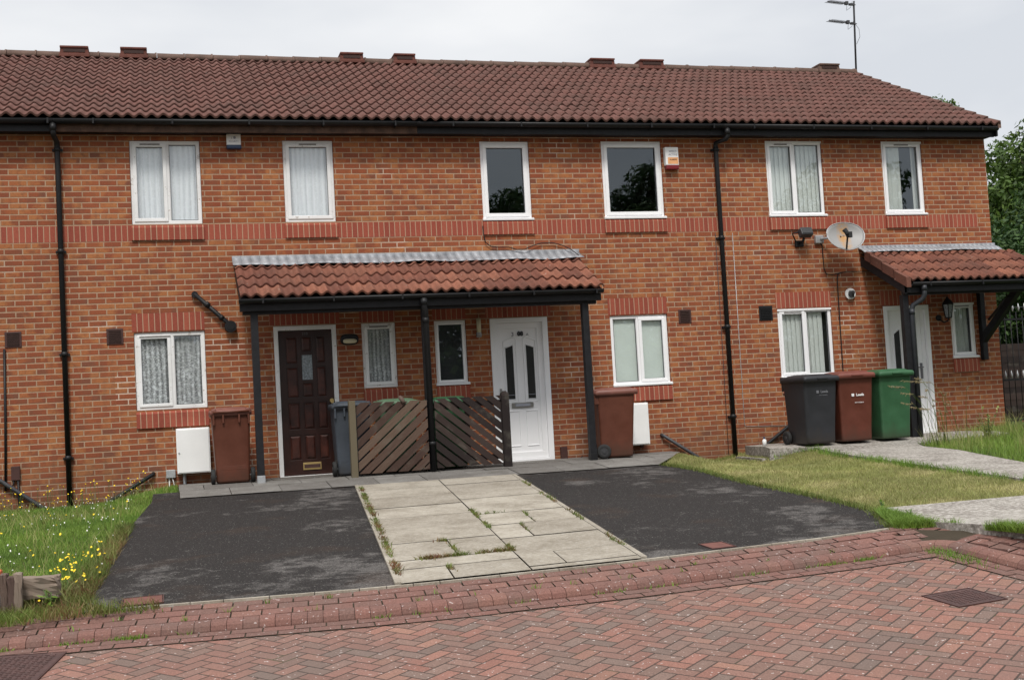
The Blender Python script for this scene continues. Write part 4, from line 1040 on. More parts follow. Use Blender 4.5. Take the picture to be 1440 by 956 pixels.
cable([(-.15, -.02, 2.15), (-.165, -.02, 1.2), (-.19, -.02, .33)], 'thick black cable running down the wall under the leftmost air vent', .016)
cable([(6.318, -.02, 3.66), (6.325, -.03, 3.52), (6.345, -.03, 3.42), (6.42, -.03, 3.36), (6.53, -.03, 3.345), (6.68, -.03, 3.345), (6.80, -.03, 3.31), (6.92, -.05, 3.305), (7.05, -.04, 3.36), (7.18, -.03, 3.395), (7.36, -.03, 3.395), (7.52, -.03, 3.35), (7.62, -.06, 3.29), (7.70, -.16, 3.19)], 'loose black cable looping over the lead flashing of the long canopy', .0065)
cable([(11.70, -.03, 3.33), (11.745, -.02, 3.27), (11.75, -.02, 2.92), (11.78, -.02, 2.83), (11.88, -.02, 2.815), (11.98, -.02, 2.835), (12.15, -.02, 2.86), (12.62, -.02, 2.85)], 'thin black cable from the satellite dish to the right porch', .007)
cable([(12.05, -.02, 2.85), (11.985, -.02, 2.82), (11.965, -.02, 2.74), (11.955, -.02, 1.25), (11.95, -.02, .3)], 'black cable dropping down the wall right of the vertical-blind window', .008)
cable([(9.955, -.012, 3.5), (9.95, -.012, 1.5), (9.94, -.012, .15)], 'thin grey cable beside the left of the middle downpipe', .004, M['greyp'])
cable([(10.24, -.01, 3.5), (10.235, -.01, .58), (10.26, -.01, .555), (10.95, -.01, .53)], 'thin pale cable running down and along the wall right of the middle downpipe', .004, M['steel'])
# ---- alarm boxes
e = empty('burglar_alarm', (2.86, 0, 4.76), 'white alarm box with a navy base under the eaves above the left windows', 'alarm box')
mb = MB(); mb.box(2.768, 2.958, -.075, -.001, 4.815, 4.965, bev=.006); mb.build('cover', M['wht'], e)
mb = MB(); mb.box(2.764, 2.962, -.085, -.001, 4.762, 4.818, bev=.016); mb.build('base', M['navy'], e)
text('SECURITY', .03, (2.863, -.0765, 4.862), M['inkgrey'], 'lettering', e)
mb = MB(); mb.cyl((2.875, -.0765, 4.915), (0, 1, 0), .018, .003, 16); mb.build('emblem', M['inkgrey'], e)
text('2', .035, (2.835, -.0765, 4.91), M['inkgrey'], 'lettering', e)
e = empty('burglar_alarm', (9.30, 0, 4.47), 'white alarm box with an orange sticker and maroon base right of the large clear window', 'alarm box')
mb = MB(); mb.box(9.19, 9.40, -.085, -.001, 4.53, 4.80, bev=.006); mb.build('cover', M['wht'], e)
mb = MB(); mb.box(9.195, 9.398, -.09, -.001, 4.465, 4.531, bev=.014); mb.build('base', M['maroon'], e)
mb = MB(); mb.box(9.225, 9.392, -.0875, -.084, 4.545, 4.645); mb.build('sticker', M['sticker'], e)
text('WELD', .045, (9.31, -.0866, 4.735), M['inkgrey'], 'lettering', e); text('ACTIVE', .042, (9.31, -.0866, 4.685), M['inkgrey'], 'lettering', e); text('ALARMS', .032, (9.31, -.089, 4.61), M['cover'], 'lettering', e)
# ---- satellite dish
e = empty('satellite_dish', (12.08, -.30, 3.19), 'grey satellite dish with a rust stain above the right porch', 'satellite dish')
axis = Vector((-.10, -.93, .34)).normalized(); rx_ = Vector((0, 0, 1)).cross(axis).normalized()*-1; upv = axis.cross(rx_)
if upv.z < 0: upv = -upv
C0 = Vector((11.95, -.33, 3.365)); rings = []
mb = MB(); nr, na = 7, 32
o = len(mb.v)
for i in range(nr+1):
    t_ = i/nr
    for k in range(na):
        an = 2*math.pi*k/na; X = .305*t_*math.cos(an); Z = .235*t_*math.sin(an)*(1+.12*math.sin(an)*-1*t_)
        mb.v.append(tuple(C0+rx_*X+upv*Z+axis*(.07*t_*t_)))
for i in range(nr):
    for k in range(na): k2 = (k+1) % na; mb.face((o+i*na+k, o+i*na+k2, o+(i+1)*na+k2, o+(i+1)*na+k), None, True)
dish = mb.build('dish', M['dishm'], e, fix=False, loc=C0)
so = dish.modifiers.new('s', 'SOLIDIFY'); so.thickness = .008
mb = MB(); mb.tube([tuple(C0+rx_*.305*math.cos(2*math.pi*k/na)+upv*.235*math.sin(2*math.pi*k/na)*(1-.12*math.sin(2*math.pi*k/na))+axis*.07) for k in range(na+1)], .006, 6); mb.build('rim', M['steel'], e)
mb = MB(); A0 = C0-upv*.25+axis*.04+rx_*.03; A1 = C0-upv*.16+axis*.36+rx_*.12; mb.tube([A0, A0+(A1-A0)*.6, A1], .014, 8); mb.build('feed_arm', M['blackp'], e)
mb = MB(); mb.tube([A1, A1+Vector((0, .03, .05)), A1+Vector((-.02, .05, .09))], [.030, .034, .040], 12); mb.box(-.03, .03, -.025, .025, -.06, .03, at=A1+Vector((.04, 0, .02)), bev=.01); mb.build('receiver', M['rubber'], e)
mb = MB(); mb.tube([C0-axis*.02, (11.82, -.14, 3.38), (11.70, -.06, 3.37)], .02, 8); mb.box(11.62, 11.76, -.06, -.001, 3.31, 3.43, bev=.01); mb.build('bracket', M['steel'], e)
mb = MB(); mb.cyl(C0+rx_*-.045+axis*.005, axis, .011, .012, 8); mb.cyl(C0+rx_*.055+axis*.005, axis, .011, .012, 8); mb.build('bolt', M['blackp'], e)
# ---- floodlight
e = empty('floodlight', (11.36, 0, 3.30), 'dark grey floodlight on the wall left of the satellite dish', 'floodlight')
rt = Matrix.Rotation(R(-28), 4, 'X') @ Matrix.Rotation(R(0), 4, 'Z')
mb = MB(); mb.box(-.10, .10, -.09, .03, -.06, .07, rot=rt, at=(11.38, -.16, 3.44), bev=.02); mb.build('housing', M['greyp'], e)
mb = MB(); mb.box(-.085, .085, -.097, -.088, -.045, .055, rot=rt, at=(11.38, -.16, 3.44)); mb.build('lens', M['dotw'], e)
mb = MB(); mb.tube([(11.30, -.02, 3.33), (11.20, -.10, 3.46), (11.28, -.15, 3.47)], .012, 8); mb.tube([(11.34, -.02, 3.31), (11.36, -.12, 3.33), (11.37, -.15, 3.38)], .02, 8); mb.box(11.28, 11.42, -.04, -.001, 3.26, 3.36, bev=.01); mb.build('bracket', M['blackp'], e)
# ---- round security light
e = empty('dome_camera', (12.17, 0, 2.44), 'round white wall camera between the vertical-blind window and the right porch', 'camera')
mb = MB(); mb.cyl((12.17, -.02, 2.51), (0, 1, 0), .088, .04, 24, .080); mb.build('backplate', M['wht'], e)
mb = MB(); mb.cyl((12.17, -.055, 2.51), (.1, 1, .25), .045, .06, 16); mb.cyl((12.185, -.10, 2.53), (.3, 1, .4), .022, .05, 12); mb.build('camera_head', M['greyp'], e)
mb = MB(); mb.tube([(12.13, -.05, 2.49), (12.14, -.09, 2.45), (12.20, -.09, 2.45), (12.21, -.05, 2.50)], .009, 6); mb.build('yoke', M['blackp'], e)
# ---- lamps
e = empty('bulkhead_lamp', (4.32, 0, 2.04), 'oval bulkhead lamp with cream lens beside the brown door', 'wall lamp')
mb = MB(); rg = lambda w_, h_, y_: [(4.32+w_*math.copysign(abs(math.cos(a_))**.6, math.cos(a_)), y_, 2.10+h_*math.copysign(abs(math.sin(a_))**.8, math.sin(a_))) for a_ in [2*math.pi*k/20 for k in range(20)]]
mb.loft([rg(.125, .075, -.002), rg(.125, .075, -.05), rg(.105, .062, -.065)]); mb.build('housing', M['blackp'], e)
mb = MB(); rg2 = lambda w_, h_, y_: [(4.32+w_*math.copysign(abs(math.cos(a_))**.6, math.cos(a_)), y_, 2.075+h_*math.copysign(abs(math.sin(a_))**.8, math.sin(a_))) for a_ in [2*math.pi*k/20 for k in range(20)]]
mb.loft([rg2(.098, .035, -.06), rg2(.09, .032, -.085), rg2(.05, .016, -.098)]); mb.build('lens', M['cream'], e)
e = empty('wall_lamp', (6.17, 0, 2.08), 'slim white wall lamp left of the white door 308A', 'wall lamp')
mb = MB(); mb.cyl((6.17, -.06, 2.23), (0, 0, 1), .032, .20, 14); mb.build('tube_shade', M['cream'], e)
mb = MB(); mb.cyl((6.175, -.06, 2.115), (0, 0, 1), .018, .05, 10); mb.cyl((6.175, -.05, 2.085), (0, .4, 1), .034, .03, 12); mb.box(6.14, 6.21, -.04, -.001, 2.06, 2.13, bev=.008); mb.build('base', M['steel'], e)
e = empty('lantern', (13.80, 0, 2.0), 'black carriage lantern on the wall right of the end house door', 'lantern')
mb = MB(); hexr = lambda r_, z_: [(13.80+r_*math.cos(math.pi/3*k), -.17+r_*math.sin(math.pi/3*k), z_) for k in range(6)]
mb.loft([hexr(.05, 2.06), hexr(.055, 2.075)], False); mb.loft([hexr(.10, 2.275), hexr(.085, 2.31), hexr(.03, 2.37), hexr(.012, 2.40)], False)
for k in range(6):
    a_ = math.pi/3*k; mb.tube([(13.80+.052*math.cos(a_), -.17+.052*math.sin(a_), 2.07), (13.80+.088*math.cos(a_), -.17+.088*math.sin(a_), 2.28)], .006, 6)
mb.tube([(13.80, -.17, 2.06), (13.79, -.16, 2.02), (13.76, -.10, 2.0), (13.74, -.01, 2.06)], .012, 8); mb.cyl((13.73, -.012, 2.08), (0, 1, 0), .05, .02, 14); mb.build('frame', M['blackp'], e)
mb = MB(); mb.loft([hexr(.047, 2.078), hexr(.080, 2.272)], False); mb.build('pane', M['frost'], e)

# ------------------------------------------------------------------ long canopy
CX0, CX1 = 2.795, 7.70
e = empty('porch_canopy', (5.24, -.6, .245), 'long tiled canopy on black posts shared by the brown door and the white door 308A', 'canopy')
cs = math.atan2(.565, 1.10); cl = math.hypot(.565, 1.05)
tiles('canopy_tiles', CX0, CX1, -1.16, 2.605, cs, 1.13, .335, M['ptile'], e, .004, 11, .026)
mb = MB(); nseg = 40
rr = random.Random(4)
for i in range(nseg):
    xa, xb = CX0-.02+(CX1-CX0+.08)*i/nseg, CX0-.02+(CX1-CX0+.08)*(i+1)/nseg
    def row(x):
        wv = wave(x)*.18; return [(x, -.004, 3.30), (x, -.012, 3.255+.004*math.sin(x*7)), (x, -.10, 3.20+wv*.5), (x, -.232+.012*math.sin(x*3.1), 3.143+wv+.008*math.sin(x*5))]
    A, B = row(xa), row(xb); mb.add(A+B, [(0, 1, 5, 4), (1, 2, 6, 5), (2, 3, 7, 6)], None, True)
f = mb.build('lead_flashing', M['lead'], e, fix=False); s_ = f.modifiers.new('s', 'SOLIDIFY'); s_.thickness = .006
mb = MB(); mb.add([(CX0+.02, -1.12, 2.60), (CX1-.02, -1.12, 2.60), (CX1-.02, -.0, 3.165), (CX0+.02, -.0, 3.165)], [(0, 1, 2, 3)]); mb.build('canopy_underlay', M['blackw'], e, fix=False)
mb = MB(); mb.box(CX0-.01, CX1-.03, -1.10, -1.06, 2.44, 2.60, bev=.004); mb.build('fascia', M['blackw'], e)
mb = MB(); mb.box(CX0+.03, CX1-.08, -1.03, -.93, 2.405, 2.50, bev=.004); mb.build('beam', M['blackw'], e)
for xx in (CX0+.01, CX1-.075):
    mb = MB(); mb.prism([(-1.06, 2.44), (-1.06, 2.57), (-.0, 3.14), (-.0, 3.00)], 'x', xx, xx+.04); mb.build('end_board', M['blackw'], e)
def gutter(xa, xb, y, z, parent):
    mb = MB(); n = 8
    ring0 = [(xa, y-.050*math.cos(math.pi*i/n), z-.055*math.sin(math.pi*i/n)) for i in range(n+1)]+[(xa, y-.045*math.cos(math.pi*i/n), z-.049*math.sin(math.pi*i/n)) for i in range(n, -1, -1)]
    mb.loft([ring0, [(xb, p[1], p[2]) for p in ring0]], True); q = xa+.3
    while q < xb: mb.box(q-.012, q+.012, y-.053, y+.05, z-.06, z+.004, bev=.003); q += .9
    return mb.build('gutter', M['blackp'], parent)
gutter(CX0-.02, CX1-.02, -1.16, 2.59, e)
for k, (xx, z0) in enumerate(((2.968, .245), (5.20, .245), (7.455, .245))):
    mb = MB(); mb.box(xx-.046, xx+.046, -1.03, -.935, z0-.02, 2.41, bev=.005); p_ = mb.build('post', M['blackw'], e)
    mb = MB(); mb.box(xx-.050, xx+.050, -1.038, -.93, z0-.02, z0+.10, bev=.003); mb.build('post_shoe', M['steel'] if k == 0 else M['blackp'], p_)
mb = MB(); mb.tube([(5.165, -1.16, 2.54), (5.165, -1.16, 2.42), (5.185, -1.13, 2.34), (5.19, -1.10, 2.28), (5.195, -1.095, .245)], .040, 14); mb.cyl((5.165, -1.16, 2.49), (0, 0, 1), .05, .08, 14); mb.cyl((5.19, -1.095, 2.25), (0, 0, 1), .047, .08, 14); mb.cyl((5.195, -1.095, .62), (0, 0, 1), .046, .05, 14); mb.build('downpipe', M['blackp'], e)
# right porch
PX0, PX1 = 12.40, 15.05
e = empty('porch_canopy', (13.7, -.6, .27), 'tiled porch roof on one black post over the end house door at the right', 'canopy')
tiles('canopy_tiles', PX0+.05, PX1, -1.20, 2.565, math.atan2(.60, 1.17), 1.17, .345, M['ptile'], e, .004, 15, .026)
mb = MB(); ps = math.atan2(.60, 1.17)
for k in range(4):
    s = k*.345-.03; s2 = min(s+.36, 1.19); y0, z0 = -1.20+s*math.cos(ps), 2.565+s*math.sin(ps); y1, z1 = -1.20+s2*math.cos(ps), 2.565+s2*math.sin(ps)
    mb.prism([(y0, z0-.075), (y0, z0+.075-k*0), (y1, z1+.050), (y1, z1-.09)], 'x', PX0-.005, PX0+.07)
mb.build('verge_tiles', M['ptile'], e)
mb = MB(); nseg = 30
for i in range(nseg):
    xa, xb = PX0-.02+(14.90-PX0)*i/nseg, PX0-.02+(14.90-PX0)*(i+1)/nseg
    def row(x):
        wv = wave(x)*.18; return [(x, -.004, 3.265), (x, -.012, 3.225+.004*math.sin(x*7)), (x, -.10, 3.19+wv*.5), (x, -.20+.015*math.sin(x*3.1), 3.140+wv+.008*math.sin(x*5))]
    A, B = row(xa), row(xb); mb.add(A+B, [(0, 1, 5, 4), (1, 2, 6, 5), (2, 3, 7, 6)], None, True)
f = mb.build('lead_flashing', M['lead'], e, fix=False); s_ = f.modifiers.new('s', 'SOLIDIFY'); s_.thickness = .006
mb = MB(); mb.add([(PX0+.02, -1.16, 2.55), (PX1-.02, -1.16, 2.55), (PX1-.02, -.0, 3.13), (PX0+.02, -.0, 3.13)], [(0, 1, 2, 3)]); mb.build('canopy_underlay', M['blackw'], e, fix=False)
mb = MB(); mb.box(PX0+.0, PX1-.03, -1.15, -1.11, 2.40, 2.545, bev=.004); mb.build('fascia', M['blackw'], e)
mb = MB(); mb.box(PX0+.06, PX1-.06, -1.07, -.97, 2.375, 2.47, bev=.004); mb.build('beam', M['blackw'], e)
mb = MB(); mb.prism([(-1.15, 2.385), (-1.15, 2.50), (-.0, 3.09), (-.0, 2.945)], 'x', PX0+.005, PX0+.04); mb.build('end_board', M['blackw'], e)
gutter(PX0+.09, PX1, -1.20, 2.545, e)
mb = MB(); mb.box(12.415, 12.51, -1.07, -.975, .25, 2.38, bev=.005); mb.build('post', M['blackw'], e)
mb = MB(); mb.tube([(12.70, -1.20, 2.50), (12.70, -1.20, 2.36), (12.68, -1.17, 2.30), (12.57, -1.09, 2.22), (12.548, -1.075, 2.16), (12.548, -1.075, .26)], .038, 14); mb.cyl((12.548, -1.075, 2.12), (0, 0, 1), .043, .08, 14); mb.cyl((12.70, -1.20, 2.46), (0, 0, 1), .043, .08, 14); mb.build('downpipe', M['slatep'], e)
# wall bracket: upright on the wall, horizontal under the plate and raking brace
mb = MB(); mb.box(14.46, 14.545, -.09, -.002, 1.38, 3.0, bev=.005); mb.build('wall_upright', M['blackw'], e)
br = MB(); a_, b_ = Vector((14.50, -.08, 1.66)), Vector((14.50, -1.04, 2.42)); dv = (b_-a_); L_ = dv.length; rt = Matrix.Rotation(math.atan2(dv.z, -dv.y), 4, 'X').inverted()
br.prism([(-.02, 1.60), (-.02, 1.76), (-.98, 2.50), (-1.10, 2.50), (-1.10, 2.44)], 'x', 14.462, 14.543); br.build('brace', M['blackw'], e)
mb = MB(); mb.tube([(14.60, -1.0, 2.42), (14.62, -.5, 2.30), (14.62, -.06, 2.02)], .022, 8); mb.build('stay', M['greyp'], e)

# ------------------------------------------------------------------ fence panels
def slats(x0, x1, z0, z1, y, ang, bw, gap, mat, parent, seed):
    rr = random.Random(seed); mb = MB(); c_, s_ = math.cos(ang), math.sin(ang)
    diag = (x1-x0)*abs(s_)+(z1-z0)*abs(c_); cx, cz = (x0+x1)/2, (z0+z1)/2; t_ = -diag
    k = 0
    while t_ < diag:
        w_ = bw*rr.uniform(.93, 1.05); P = [(-3, t_), (3, t_), (3, t_+w_), (-3, t_+w_)]
        pl = [(cx+p[0]*c_-p[1]*s_, cz+p[0]*s_+p[1]*c_) for p in P]
        zj0, zj1 = z0+rr.uniform(0, .012), z1-rr.uniform(0, .012)
        for q in ((-1, 0, -x0), (1, 0, x1), (0, -1, -zj0), (0, 1, zj1)): pl = clip(pl, *q) if pl else pl
        if len(pl) >= 3 and area(pl) > 2e-4:
            n = len(pl); ya, yb_ = y-rr.uniform(.0, .004), y+.018
            vs = [(p[0], ya, p[1]) for p in pl]+[(p[0], yb_, p[1]) for p in pl]
            loc = [((p[0]-cx)*c_+(p[1]-cz)*s_, k+.5*((-(p[0]-cx)*s_+(p[1]-cz)*c_)-t_)/bw) for p in pl]
            fs = [tuple(range(n)), tuple(range(n, 2*n))[::-1]]+[(i, n+i, n+(i+1) % n, (i+1) % n) for i in range(n)]
            uv = [[l for l in loc], [l for l in loc][::-1]]+[[loc[i]]*4 for i in range(n)]
            mb.add(vs, fs, uv)
        t_ += w_+gap*rr.uniform(.7, 1.25); k += 1
    return mb.build('slat_panel', mat, parent, fix=False)
e = empty('slatted_fence', (4.63, -1.12, .245), 'low slatted screen of weathered brown boards rising to the right under the canopy', 'fence')
slats(4.205, 5.14, .28, 1.205, -1.125, R(41), .086, .022, M['fenceL'], e, 2)
mb = MB(); mb.box(4.105, 4.19, -1.17, -1.07, .22, 1.235, bev=.006, uv=(.3, 2.4)); mb.build('post', M['postG'], e)
for z_ in (.36, 1.08): mb = MB(); mb.box(4.2, 5.14, -1.103, -1.075, z_, z_+.07, uv=(.3, .5)); mb.build('rail', M['fenceL'], e)
e = empty('slatted_fence', (5.74, -1.12, .245), 'low slatted screen of dark stained boards falling to the right beside the white door', 'fence')
slats(5.245, 6.165, .29, 1.215, -1.10, R(-40), .082, .024, M['fenceR'], e, 5)
mb = MB(); mb.box(6.155, 6.26, -1.15, -1.05, .22, 1.20, bev=.006, uv=(.3, 1.4)); mb.loft([[(6.155, -1.15, 1.198), (6.26, -1.15, 1.198), (6.26, -1.05, 1.198), (6.155, -1.05, 1.198)], [(6.16, -1.145, 1.23), (6.255, -1.145, 1.23), (6.255, -1.055, 1.23), (6.16, -1.055, 1.23)], [(6.19, -1.115, 1.262), (6.225, -1.115, 1.262), (6.225, -1.085, 1.262), (6.19, -1.085, 1.262)]], False); mb.build('post', M['fenceR'], e)
mb = MB(); mb.box(5.25, 6.15, -1.078, -1.05, .36, .43, uv=(.3, .5)); mb.box(5.25, 6.15, -1.078, -1.05, 1.08, 1.15, uv=(.3, .5)); mb.box(5.66, 5.72, -1.078, -1.05, .43, 1.08, uv=(.3, .5)); mb.build('rail', M['fenceR'], e)
# post weathered knob and bottle by it
mb = MB(); mb.tube([(4.83, -1.14, 1.17), (4.82, -1.135, 1.20), (4.80, -1.12, 1.235), (4.79, -1.10, 1.26)], [.018, .028, .030, .02], 10); base_mesh(mb, 'work_glove', M['oldbeam'], 'small pale bundle hooked over the top of the weathered screen', 'bundle')

# ------------------------------------------------------------------ wheelie bins (front faces -y)
def rrect(w, d, r, z, n=4, cy=0):
    pts = []
    for (sx, sy, a0) in ((1, -1, -90), (1, 1, 0), (-1, 1, 90), (-1, -1, 180)):
        for k in range(n+1):
            a = R(a0+90*k/n); pts.append((sx*(w/2-r)+r*math.cos(a), cy+sy*(d/2-r)+r*math.sin(a), z))
    return pts
def bin_(loc, rz, label, body, lid, sc=1, w=.55, d=.62, H_=1.0, logo=None, name='wheelie_bin'):
    e = empty(name, loc, label, 'wheelie bin', 'wheelie bins beside the front doors')
    e.rotation_euler = (0, 0, rz)
    def B(mb, nm, mt): 
        o = mb.build(nm, mt, e, world=False); return o
    mb = MB(); hb = H_-.07
    mb.loft([rrect(w*.80, d*.74, .03, .012, cy=.02), rrect(w*.84, d*.78, .035, .045, cy=.02), rrect(w*.85, d*.79, .035, .18, cy=.018), rrect(w*.965, d*.90, .04, hb-.05, cy=.0), rrect(w*.97, d*.91, .04, hb-.035), rrect(w*1.0, d*.97, .03, hb-.032), rrect(w*1.0, d*.97, .03, hb)], True)
    # stiffening bead on the front face and rear wheel housing shelf
    mb.box(-w*.36, w*.36, d*.33, d*.43, .17, .235, bev=.01)
    for sx in (-1, 1): mb.box(sx*w*.20-.012, sx*w*.20+.012, d*.42, d*.52, hb-.14, hb-.02, bev=.005); mb.box(sx*w*.44-.012, sx*w*.44+.012, d*.40, d*.52, hb-.16, hb-.02, bev=.005)
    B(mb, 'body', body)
    mb = MB(); mb.loft([rrect(w*1.045, d*1.03, .03, hb-.045, cy=-.008), rrect(w*1.06, d*1.05, .035, hb+.004, cy=-.008), rrect(w*1.03, d*1.01, .05, hb+.028, cy=-.008), rrect(w*.86, d*.84, .06, hb+.040, cy=.0), rrect(w*.80, d*.78, .06, hb+.055, cy=.0), rrect(w*.60, d*.56, .08, hb+.064)], True)
    for sx in (-1, 1): mb.box(sx*w*.43-.03, sx*w*.43+.03, d*.40, d*.54, hb-.02, hb+.045, bev=.012)
    mb.box(-.09, .09, -d*.56, -d*.50, hb-.012, hb+.01, bev=.006)
    B(mb, 'lid', lid)
    mb = MB(); mb.tube([(-w*.46, d*.53, hb+.002), (w*.46, d*.53, hb+.002)], .014, 10); B(mb, 'handle', body)
    mb = MB(); mb.tube([(-w*.53, d*.36, .10), (w*.53, d*.36, .10)], .010, 8); B(mb, 'axle', M['steel'])
    for sx in (-1, 1):
        mb = MB(); n = 24; X = sx*w*.50
        prof_ = [(-.026, .060), (-.026, .088), (-.018, .098), (.018, .098), (.026, .088), (.026, .060)]
        rings = [[(X+a, d*.36+r_*math.cos(2*math.pi*k/n), .10+r_*math.sin(2*math.pi*k/n)) for k in range(n)] for a, r_ in prof_]
        mb.loft(rings, True, False); wv = B(mb, 'wheel', M['rubber'])
        mb = MB(); mb.cyl((X, d*.36, .10), (1, 0, 0), .062, .036, 20); mb.cyl((X, d*.36, .10), (1, 0, 0), .026, .060, 14)
        for k in range(5):
            a = 2*math.pi*k/5; mb.box(-.022, .022, -.007, .007, .02, .062, rot=Matrix.Rotation(a, 4, 'X'), at=(X, d*.36, .10))
        o = mb.build('hub', M['hub'], wv, world=False)
    if logo:
        ink = logo; yf = -d*.445
        zl = (.655 if ink is M['inkwhite'] else .74)*H_; t1 = text('Leeds', .052, (.055, yf+.003, zl), ink, 'lettering', None, rx=87, bold=.001); t1.parent = e
        mb = MB(); 
        for (ax, az) in ((-.075, 0), (-.055, 0), (-.075, -.020), (-.055, -.020)): mb.box(ax-.009, ax+.009, -.002, .002, az-.009, az+.009, at=(.008, yf+.002, zl+.010), bev=0)
        B(mb, 'emblem', ink)
        t2 = text('CITY COUNCIL', .020, (.04, yf+.009, zl-(.05 if ink is not M['inkwhite'] else .11)), ink, 'lettering', None, rx=87); t2.parent = e
    else:
        mb = MB(); 
        nn = 20; mb.tube([(w*.0+.035*math.cos(2*math.pi*k/nn), -d*.448, H_*.78+.035*math.sin(2*math.pi*k/nn)) for k in range(nn+1)], .003, 5); B(mb, 'moulded_ring', lid)
    return e
G = .262
bin_((2.63, -.62, G), R(180), 'brown wheelie bin between the meter cupboard and the left canopy post, its handle side out', M['binbrown'], M['binbrownlid'], w=.50, d=.55, H_=.985)
bin_((4.18, -.70, G), R(178), 'slate blue wheelie bin standing behind the weathered screen beside the brown door', M['binblue'], M['binblue'], w=.50, d=.55, H_=.985)
bin_((4.80, -.66, G), R(0), 'faded green wheelie bin behind the weathered slatted screen', M['bingreenf'], M['bingreenf'], w=.52, d=.58, H_=.985)
bin_((5.50, -.66, G), R(0), 'bright green wheelie bin behind the dark slatted screen', M['bingreen'], M['bingreen'], w=.52, d=.58, H_=.975)
bin_((7.875, -.78, G), R(78), 'brown wheelie bin turned sideways right of the white door 308A', M['binbrown'], M['binbrownlid'], w=.52, d=.58, H_=.98)
GP = .275
bin_((10.74, -1.14, GP), R(4), 'charcoal wheelie bin at the left of the three on the concrete path', M['binblack'], M['binblack'], w=.56, d=.64, H_=1.0, logo=M['inkgrey2'])
bin_((11.34, -1.13, GP), R(-3), 'red-brown wheelie bin between the charcoal and the green bin', M['binred'], M['binredlid'], w=.56, d=.64, H_=1.02, logo=M['inkwhite'])
bin_((11.97, -1.12, GP), R(2), 'green wheelie bin beside the right porch post', M['bingreen'], M['bingreen'], w=.56, d=.64, H_=1.02, logo=M['bingreenf'])
# small bottle at the slab end
e = empty('bottle', (10.17, -.75, .275), 'small white bottle with a blue cap on the slab beside the charcoal bin', 'bottle')
mb = MB(); mb.tube([(10.17, -.75, .275), (10.17, -.75, .36), (10.17, -.75, .375)], [.03, .03, .015], 12); mb.build('body', M['wht'], e)
mb = MB(); mb.cyl((10.17, -.75, .39), (0, 0, 1), .014, .03, 10); mb.build('cap', M['navy'], e)

# ------------------------------------------------------------------ covers, rail
def frame_cover(name, pts, z, mat, label, studs=True, nx=10, ny=10, grp=None):
    e = empty(name, (sum(p[0] for p in pts)/4, sum(p[1] for p in pts)/4, z), label, 'cover', grp)
    zf = (lambda x, y: z) if not callable(z) else z
    return e
def cover(name, p, u, v, hf, off, mat, label, nx, ny, frame=True):
    p = Vector(p); u = Vector(u); v = Vector(v); f3 = lambda q: Vector((q.x, q.y, hf(q.x, q.y)+off))
    P = f3(p); U = f3(p+u)-P; V = f3(p+v)-P; c = P+(U+V)/2
    e = empty(name, c, label, 'cover', None)
    n = U.cross(V).normalized(); lu, lv = U.length, V.length; Ux = U.normalized(); Vx = n.cross(Ux)
    rot = Matrix((Ux, Vx, n)).transposed().to_4x4()
    mb = MB(); mb.box(0, lu, 0, lv, -.02, .002, rot=rot, at=P, bev=.001)
    if nx:
        for i in range(nx):
            for j in range(ny):
                a = .03+(lu-.06)*(i+.15)/nx; b = .03+(lv-.06)*(j+.15)/ny; wu, wv = (lu-.06)*.7/nx, (lv-.06)*.7/ny
                if (i+j) % 2: mb.box(a, a+wu, b+wv*.25, b+wv*.75, .0, .005, rot=rot, at=P)
                else: mb.box(a+wu*.25, a+wu*.75, b, b+wv, .0, .005, rot=rot, at=P)
    mb.build('lid', mat, e)
    if frame:
        mb = MB(); w = .012
        for q in ((-w, lu+w, -w, -.004), (-w, lu+w, lv+.004, lv+w), (-w, -.004, -.004, lv+.004), (lu+.004, lu+w, -.004, lv+.004)): mb.box(q[0], q[1], q[2], q[3], -.02, .004, rot=rot, at=P)
        mb.build('frame', M['rust'], e)
cover('manhole_cover', (.42, -9.29), (.62, -.13), (.13, .60), rz, .006, M['cover'], 'large studded iron manhole cover in the paving at the bottom left corner', 14, 14)
cover('manhole_cover', (6.64, -10.28), (.37, .04), (-.0, .33), rz, .004, M['cover'], 'small square iron manhole cover in the paving at the lower right', 8, 8)
cover('stopcock_cover', (1.50, -8.14), (.26, .0), (.0, .26), hP, .012, M['dcover'], 'red-brown rectangular cover at the foot of the left driveway', 0, 0, True)
cover('stopcock_cover', (5.85, -8.33), (.18, .0), (.01, .24), hP, .010, M['dcover'], 'red-brown rectangular cover at the foot of the right driveway', 0, 0, True)
e = empty('knee_rail', (.76, -7.9, h(.76, -7.9)), 'broken timber knee rail with split post at the left edge of the lawn', 'fence')
zt = h(.76, -7.9)
mb = MB()
for k in range(3): mb.rough(.69+k*.046, .69+k*.046+.047, -7.96-.006*k, -7.86, zt-.1, zt+.275-.022*(k % 2), j=.0035, uv=(.4*k, k+.4), seed=k)
mb.build('post', M['oldbeam'], e)
mb = MB(); rt = Matrix.Rotation(R(-10), 4, 'Z'); mb.rough(0, .33, -.07, .07, -.075, .07, j=.006, rot=rt, at=(.74, -7.78, zt+.155), uv=(.6, 3.5), seed=9); mb.build('rail', M['oldbeam'], e)
mb = MB(); mb.box(.50, .685, -7.86, -7.74, zt+.13, zt+.29, bev=.01); mb.build('painted_rail', M['orange'], e)
mb = MB(); mb.box(.50, .675, -7.865, -7.76, zt-.1, zt+.129, bev=.01); mb.build('white_rail_post', M['wht'], e)

